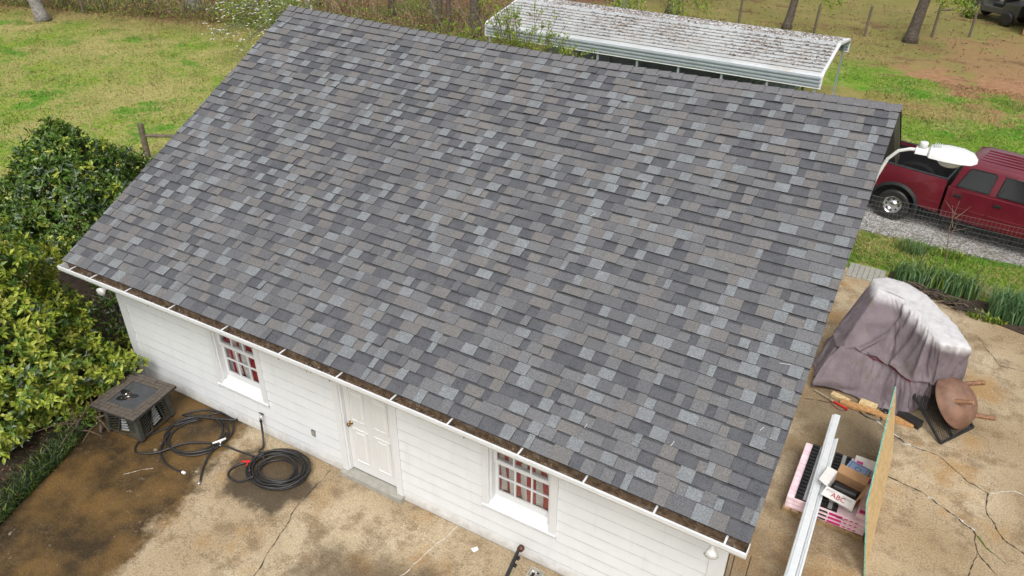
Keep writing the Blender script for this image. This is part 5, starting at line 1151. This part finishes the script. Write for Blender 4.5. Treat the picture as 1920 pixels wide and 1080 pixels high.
def tree(name, x, y, h, r_, lean, label, bark='bark', seed=0, crown=None, leafm='leaf_spring', nl=900, low=None, cr=1.8, group='trees behind the carport', ll=.12, lw=.05):
    rr = random.Random(seed); e = empty(name, (x, y, 0)); tag(e, label, 'tree', group); base = Vector((x, y, -.1)); tip = Vector((x+lean[0], y+lean[1], h)); q = MB()
    main = smooth_path([base, base.lerp(tip, .3)+Vector((rr.uniform(-.1, .1), rr.uniform(-.1, .1), 0)), base.lerp(tip, .65)+Vector((rr.uniform(-.2, .2), rr.uniform(-.2, .2), 0)), tip], 5)
    rad = [r_*(1.35 if i == 0 else 1.08 if i == 1 else 1)*(1-.75*i/(len(main)-1)) for i in range(len(main))]; q.tube(main, rad, bark, 10); fix(q.build('trunk', smooth=True), e)
    q = MB(); tips = []
    for k in range(11):
        t_ = .42+.055*k; p = main[min(len(main)-1, int(t_*len(main)))]; a = k*2.4+rr.random(); L = cr*rr.uniform(.7, 1.15); d_ = Vector((math.cos(a), math.sin(a), rr.uniform(.0, .7))).normalized()
        m1 = p+d_*L*.5+Vector((0, 0, .12)); en = p+d_*L; q.tube([p, m1, en], [r_*.28, r_*.17, r_*.05], bark, 5); tips += [(m1, en)]
        for w_ in range(4):
            s_ = m1.lerp(en, rr.random()); d2 = (d_+Vector((rr.uniform(-1, 1), rr.uniform(-1, 1), rr.uniform(-.6, .4)))).normalized(); q.tube([s_, s_+d2*L*.35], [r_*.06, r_*.02], bark, 4); tips.append((s_, s_+d2*L*.4))
    for (px, py, pz) in (low or []):
        p = main[int(.35*len(main))]; en = Vector((px, py, pz)); m1 = p.lerp(en, .5)+Vector((0, 0, .45)); q.tube(smooth_path([p, m1, en], 5), .02, bark, 4); tips += [(m1, en)]*6
    fix(q.build('limbs'), e)
    r2 = np.random.default_rng(seed); ix = r2.integers(0, len(tips), nl); A = np.array([tips[i][0] for i in ix]); B_ = np.array([tips[i][1] for i in ix]); t_ = r2.random((nl, 1))**.6
    C = A+(B_-A)*t_+r2.normal(0, .14, (nl, 3)); D = r2.normal(0, 1, (nl, 3))+[0, 0, -.4]
    fix(tag(leaves('crown', C, D, r2.normal(0, .6, (nl, 3))+[0, 0, 1], r2.uniform(.7, 1.3, nl)*ll, lw, [leafm]), kind='stuff'), e); return e
tree('woodland_tree', 9.1, 31.3, 7.5, .26, (.9, .6), 'stout brown trunked tree with fresh green sprays beside the rail gate', 'bark', 21, nl=2600, low=[(10.0, 29.4, 1.95), (10.9, 29.1, 1.95), (10.5, 28.6, 2.15), (11.1, 29.5, 1.8)], cr=2.4)
tree('woodland_tree', 4.05, 30.8, 7, .19, (.3, .4), 'slim dark trunk rising behind the carport ridge end', 'bark', 22, nl=1500, low=[(6.5, 28.2, 1.75), (6.1, 28.6, 1.5)], cr=2.2)
tree('woodland_tree', -3.4, 29.6, 7.5, .27, (.1, .5), 'stout trunk with drooping green leaves behind the middle of the carport', 'bark_grey', 23, nl=3000, low=[(-1.5, 24.8, 1.25), (-.9, 24.6, 1.2), (-2.0, 25.2, 1.3), (-.4, 24.2, 1.3)], cr=2.2)
tree('woodland_tree', -1.3, 30.9, 8, .32, (-.1, .5), 'stoutest dark trunk with leafy shoots at its foot behind the carport', 'bark', 24, nl=3000, low=[(.5, 25.4, 1.25), (1.2, 26.6, 1.2), (.9, 25.6, 1.05), (1.5, 27.0, 1.2)], cr=2.2)
tree('woodland_tree', -7.1, 22.4, 7, .25, (-.2, .3), 'dark trunk next to the end of the carport roof', 'bark', 25, nl=1400, low=[(-6.2, 21.6, 1.6)], cr=2.0)
tree('woodland_tree', -8.9, 22.3, 6.5, .15, (.3, .2), 'slender forked trunk above the garage ridge', 'bark', 26, nl=1100, low=[(-9.9, 21.9, 1.3)], cr=1.8)
tree('woodland_tree', -8.55, 22.6, 6, .12, (-.4, .3), 'second slender trunk rising from the same spot above the garage ridge', 'bark', 27, nl=900, cr=1.6)
tree('woodland_tree', -21.0, 19.5, 8, .36, (.1, .3), 'thick pale grey trunk at the wood edge beside the dogwood', 'bark_grey', 28, nl=1200, cr=2.2, group='trees at the wood edge')
tree('woodland_tree', -25.2, 14.6, 7, .30, (-2.6, .6), 'leaning lichen covered trunk at the far side of the lawn', 'bark_grey', 29, nl=1200, cr=2.2, group='trees at the wood edge')
for k, (x, y) in enumerate(((-18.2, 20.8), (-15.2, 21.0), (-12.4, 23.6), (-10.8, 24.6), (-16.6, 23.2))):
    tree('woodland_tree', x, y, 6+k*.4, .11+.02*(k % 3), (.2-.1*k, .2), ('young trunk in the brown wood behind the dogwood', 'thin trunk in the wood above the left roof corner', 'mossy trunk in the wood above the garage ridge', 'thin dark trunk deep in the wood above the ridge', 'thin pale trunk deep in the wood behind the dogwood')[k], ('bark', 'bark_grey')[k % 2], 40+k, nl=500, cr=1.5, group='trees at the wood edge')
# flowering dogwood behind the left roof corner
dg = empty('dogwood_tree', (-11.6, 15.6, 0)); tag(dg, 'dogwood with white blossoms and grey twigs over the garage roof corner', 'tree')
rr = random.Random(9); q = MB(); q.tube(smooth_path([(-11.6, 15.6, -.1), (-11.5, 15.4, .9), (-11.3, 15.0, 1.9), (-11.2, 14.8, 3.2)]), [.11*(1-.7*i/24) for i in range(25)], 'bark_grey', 8); fix(q.build('trunk', smooth=True), dg)
q = MB(); tips = []
for k in range(34):
    a = rr.uniform(0, 6.28); p = Vector((-11.35, 15.1, rr.uniform(1.0, 2.9))); L = rr.uniform(1.0, 2.6); en = p+Vector((math.cos(a)*L, math.sin(a)*L*.8-.5, rr.uniform(-.5, .4))); en.z = max(en.z, .9); m1 = p.lerp(en, .5)+Vector((0, 0, .25)); q.tube(smooth_path([p, m1, en], 4), [.03-.0027*i for i in range(9)], 'bark_grey', 5); tips.append((m1, en))
    for w_ in range(5): s_ = m1.lerp(en, rr.random()); e2 = s_+Vector((rr.uniform(-.5, .5), rr.uniform(-.5, .5), rr.uniform(-.3, .35))); q.tube([s_, e2], [.009, .004], 'bark_grey', 4); tips.append((s_, e2))
fix(q.build('branches'), dg)
nl = 4200; ix = rng.integers(0, len(tips), nl); A = np.array([tips[i][0] for i in ix]); B_ = np.array([tips[i][1] for i in ix]); C = A+(B_-A)*rng.random((nl, 1))**.6+rng.normal(0, .11, (nl, 3))
fix(tag(leaves('crown', C, rng.normal(0, 1, (nl, 3)), rng.normal(0, .6, (nl, 3))+[0, 0, 1], .085, .04, ['leaf_spring']), kind='stuff'), dg)
nl = 420; ix = rng.integers(0, len(tips), nl); C = np.array([tips[i][1] for i in ix])+rng.normal(0, .12, (nl, 3)); C4 = np.repeat(C, 4, 0); a4 = np.tile(np.arange(4)*np.pi/2, nl)+np.repeat(rng.uniform(0, 6, nl), 4)
fix(tag(leaves('blossoms', C4, np.stack([np.cos(a4), np.sin(a4), np.full(len(a4), .15)], 1), np.tile([0, 0, 1.], (len(a4), 1)), .05, .045, ['blossom']), kind='stuff'), dg)
# shrub with opening buds between garage and carport
for (cx, cy, wx, h, n_, lb, sd_) in ((-.2, 14.3, 1.5, 3.55, 46, 'budding shrub with upright twigs before the carport end', 31), (1.5, 14.8, .6, 2.6, 14, 'smaller budding shrub with sparse twigs before the carport skirt', 32), (-2.5, 14.4, .75, 2.9, 18, 'leafy budding shrub beside the open end of the carport', 33)):
    e = empty('budding_shrub', (cx, cy, 0)); tag(e, lb, 'shrub', 'budding shrubs before the carport'); rr = random.Random(sd_); q = MB(); tips = []
    for k in range(n_):
        b0 = Vector((cx+rr.uniform(-.35, .35)*wx, cy+rr.uniform(-.2, .2), -.03)); t1 = Vector((cx+rr.uniform(-1, 1)*wx, cy+rr.uniform(-.6, .6), h*rr.uniform(.72, 1.05))); m1 = b0.lerp(t1, .5)+Vector((rr.uniform(-.12, .12), 0, .1)); P = smooth_path([b0, m1, t1], 4)
        q.tube(P, [.016-.0015*i for i in range(len(P))], 'twig', 4); tips.append((m1, t1))
        for w_ in range(4): s_ = m1.lerp(t1, rr.uniform(.1, .9)); e2 = s_+Vector((rr.uniform(-.3, .3), rr.uniform(-.3, .3), rr.uniform(.15, .45))); q.tube([s_, e2], [.007, .003], 'twig', 3); tips += [(s_, e2)]*2
    fix(q.build('stems'), e); nl = n_*42; ix = rng.integers(0, len(tips), nl); A = np.array([tips[i][0] for i in ix]); B_ = np.array([tips[i][1] for i in ix]); C = A+(B_-A)*rng.uniform(.5, 1.05, (nl, 1))+rng.normal(0, .025, (nl, 3))
    fix(tag(leaves('crown', C, rng.normal(0, .6, (nl, 3))+[0, 0, .6], rng.normal(0, .8, (nl, 3))+[0, 0, .6], .085, .042, ['leaf_spring']), kind='stuff'), e)
# brushy undergrowth at the wood edge
q = MB(); rr = random.Random(77)
for k in range(750):
    x = rr.uniform(-30, -5); yl = 22.6+.25*x+rr.uniform(0, 6.5)**1.0*rr.random()+.4
    if rr.random() < .3 and x > -16: yl = 19.6+.22*(x+14)+rr.uniform(0, 4)
    h = rr.uniform(.4, 1.7); dx, dy = rr.uniform(-1.1, 1.1), rr.uniform(-.6, .6); q.tube([(x, yl, -.03), (x+dx*.4, yl+dy*.4, h*.6), (x+dx, yl+dy, h)], [.014, .01, .004], rr.choice(('twig', 'twig_pale', 'twig_pale', 'twig_dark')), 3, False)
tag(q.build('undergrowth'), 'tangle of bare brown stalks along the wood edge', 'undergrowth', kind='stuff')
nl = 16000; x = rng.uniform(-31, -4, nl); y = 22.6+.25*x+rng.uniform(0, 7, nl)*rng.random(nl)
tag(leaves('undergrowth_leaves', np.stack([x, y, rng.uniform(.02, 1.6, nl)*rng.random(nl)], 1), rng.normal(0, 1, (nl, 3)), rng.normal(0, .7, (nl, 3))+[0, 0, 1], rng.uniform(.07, .14, nl), .05, ['tuft_leaf', 'dry_leaf', 'leaf_spring'], rng.choice(3, nl, p=[.5, .25, .25])), 'low mixed green and brown leaves in the undergrowth', 'undergrowth', kind='stuff')
nl = 9000; x = rng.uniform(-32, 14, nl); x = x[(x < -4) | (rng.random(nl) < .35)]; nl = len(x); y = np.where(x < -4, 22+.25*x, 27)+rng.uniform(0, 11, nl)
tag(leaves('leaf_litter', np.stack([x, y, np.full(nl, .0)+rng.uniform(-.01, .06, nl)], 1), rng.normal(0, 1, (nl, 3))*[1, 1, .2], rng.normal(0, .4, (nl, 3))+[0, 0, 1], rng.uniform(.08, .16, nl), .06, ['litter_leaf', 'dry_leaf', 'twig_pale'], rng.choice(3, nl, p=[.5, .4, .1])), 'brown fallen leaves on the ground under the trees', 'leaf litter', kind='stuff')
# shed corner and utility vehicle
sh = empty('shed', (15.2, 36.4, 0)); tag(sh, 'grey boarded shed corner with rusty wood trim', 'shed')
for k in range(12): q = MB(); z = .1+k*.19; q.box((13.35, 34.95, z), (17.5, 34.99, z+.183), 'shed_wall'); fix(q.build('wall_board'), sh)
q = MB(); q.box((13.22, 34.93, 0), (13.34, 35.05, 2.4), 'shed_wood'); fix(q.build('corner_post'), sh); q = MB(); q.box((13.35, 35.0, 0), (17.5, 38.5, 2.35), 'shed_wall'); fix(q.build('shell'), sh)
q = MB(); q.hexa([(13.0, 34.6, 2.36), (17.8, 34.6, 2.36), (17.8, 38.8, 2.9), (13.0, 38.8, 2.9), (13.0, 34.6, 2.42), (17.8, 34.6, 2.42), (17.8, 38.8, 2.96), (13.0, 38.8, 2.96)], 'galv'); fix(q.build('roof'), sh)
uv = empty('utility_vehicle', (12.1, 37.3, 0), R(150)); tag(uv, 'dark open utility vehicle parked beside the shed', 'vehicle')
q = MB(); q.prism([(-1.25, .42), (1.2, .42), (1.32, .70), (1.15, .98), (.55, 1.05), (.35, .70), (-.45, .70), (-.55, .95), (-1.3, .95)], -.62, .62, 'utv_body', 'y'); q.build('body', uv, bevel=.04)
for x in (-.85, .90):
    for y in (-.66, .66): q = MB(); q.lathe([(.12, -.11), (.25, -.12), (.31, -.08), (.31, .08), (.25, .12), (.12, .11)], (x, y, .31), (0, 1, 0), 'black_rubber', 18); q.build('wheel', uv, smooth=True)
for x, x2 in ((.45, .15), (-.5, -.45)):
    for y in (-.55, .55): q = MB(); q.tube([(x, y, .9), (x2, y, 1.85)], .025, 'black_metal', 6); q.build('roll_bar', uv)
q = MB(); q.box((-.55, -.62, 1.85), (.25, .62, 1.91), 'black_plastic'); q.build('canopy', uv, bevel=.02); q = MB(); q.box((-.42, -.5, .71), (.05, .5, .85), 'black_plastic'); q.box((-.5, -.5, .85), (-.38, .5, 1.25), 'black_plastic'); q.build('seat', uv, bevel=.03)

# ------------------------------------------------------------------ grass
def in_poly(P, poly):
    x, y = P[:, 0], P[:, 1]; c_ = np.zeros(len(P), bool); j = len(poly)-1
    for i in range(len(poly)):
        xi, yi = poly[i]; xj, yj = poly[j]; c_ ^= ((yi > y) != (yj > y)) & (x < (xj-xi)*(y-yi)/(yj-yi+1e-12)+xi); j = i
    return c_
regions = [([(-32, 8), (-9, 1.5), (-4.9, 1.0), (-3.5, 3.5), (-.2, 3.7), (-.2, 10.3), (-4, 16), (-9, 21), (-31, 16)], 95000, .055, .03), ([(8.6, 16.8), (14, 17.8), (20, 17.2), (19, 26), (8.6, 26)], 30000, .06, .03), ([(9.0, 10.7), (11.1, 10.75), (12.4, 10.5), (13.8, 10.3), (16, 9.6), (17, 12.2), (13.6, 12.4), (10.2, 12.35), (9, 12.25)], 15000, .085, .022), ([(-4, 26), (9, 24), (9, 33), (-4, 30)], 9000, .06, .03)]
PP, HH, WW = [], [], []
for poly, n_, h, wd in regions:
    a = np.array(poly); P = np.stack([rng.uniform(a[:, 0].min(), a[:, 0].max(), n_*2), rng.uniform(a[:, 1].min(), a[:, 1].max(), n_*2)], 1); P = P[in_poly(P, poly)][:n_]
    cl_ = np.sin(P[:, 0]*1.7+1.3*np.sin(P[:, 1]*1.1))*np.sin(P[:, 1]*2.3+1.7*np.sin(P[:, 0]*.9)); PP.append(P); HH.append(rng.uniform(.4, 1.2, len(P))*h*np.where(cl_ > .55, 1.9, 1)); WW.append(np.full(len(P), wd))
P = np.concatenate(PP); z = np.full(len(P), -.035)+np.clip((np.hypot(P[:, 0]-4, P[:, 1]-8)-24)/30, 0, 1)*.10*np.sin(P[:, 0]*.31+1)*np.cos(P[:, 1]*.27)
tag(blades('lawn_grass', np.column_stack([P, z]), np.concatenate(HH), np.concatenate(WW), rng.uniform(.2, 1.4, len(P)), ['grass_blade']), 'short patchy lawn grass around the garage', 'grass', kind='stuff')

n_ = 1600; P = np.stack([rng.uniform(-30, -2, n_), rng.uniform(2, 18, n_)], 1); P2 = np.stack([rng.uniform(9, 16, n_//2), rng.uniform(10.4, 26, n_//2)], 1); P = np.concatenate([P[in_poly(P, regions[0][0])], P2[(P2[:, 1] < 12.2) | (P2[:, 1] > 17.8)]]); P = P[~in_poly(P, slab_pts)]; n_ = len(P)
tag(leaves('lawn_leaves', np.column_stack([P, np.full(n_, .01)]), rng.normal(0, 1, (n_, 3))*[1, 1, .2], rng.normal(0, .4, (n_, 3))+[0, 0, 1], rng.uniform(.05, .11, n_), .04, ['dry_leaf', 'twig_pale', 'litter_leaf'], rng.integers(0, 3, n_)), 'dead leaves and straw scattered on the lawn', 'dead leaves', kind='stuff')
n_ = 260; P = np.stack([rng.uniform(1, 13.5, n_), rng.uniform(-3, 9, n_)], 1); P = P[(P[:, 1] < -.12) | (P[:, 0] > 10.2)]; n_ = len(P)
tag(leaves('slab_debris', np.column_stack([P, np.full(n_, .006)]), rng.normal(0, 1, (n_, 3))*[1, 1, .1], rng.normal(0, .2, (n_, 3))+[0, 0, 1], rng.uniform(.012, .04, n_), .014, ['dry_leaf', 'crack_pale', 'twig_dark'], rng.integers(0, 3, n_)), 'bits of leaf and grit strewn on the concrete', 'debris', kind='stuff')
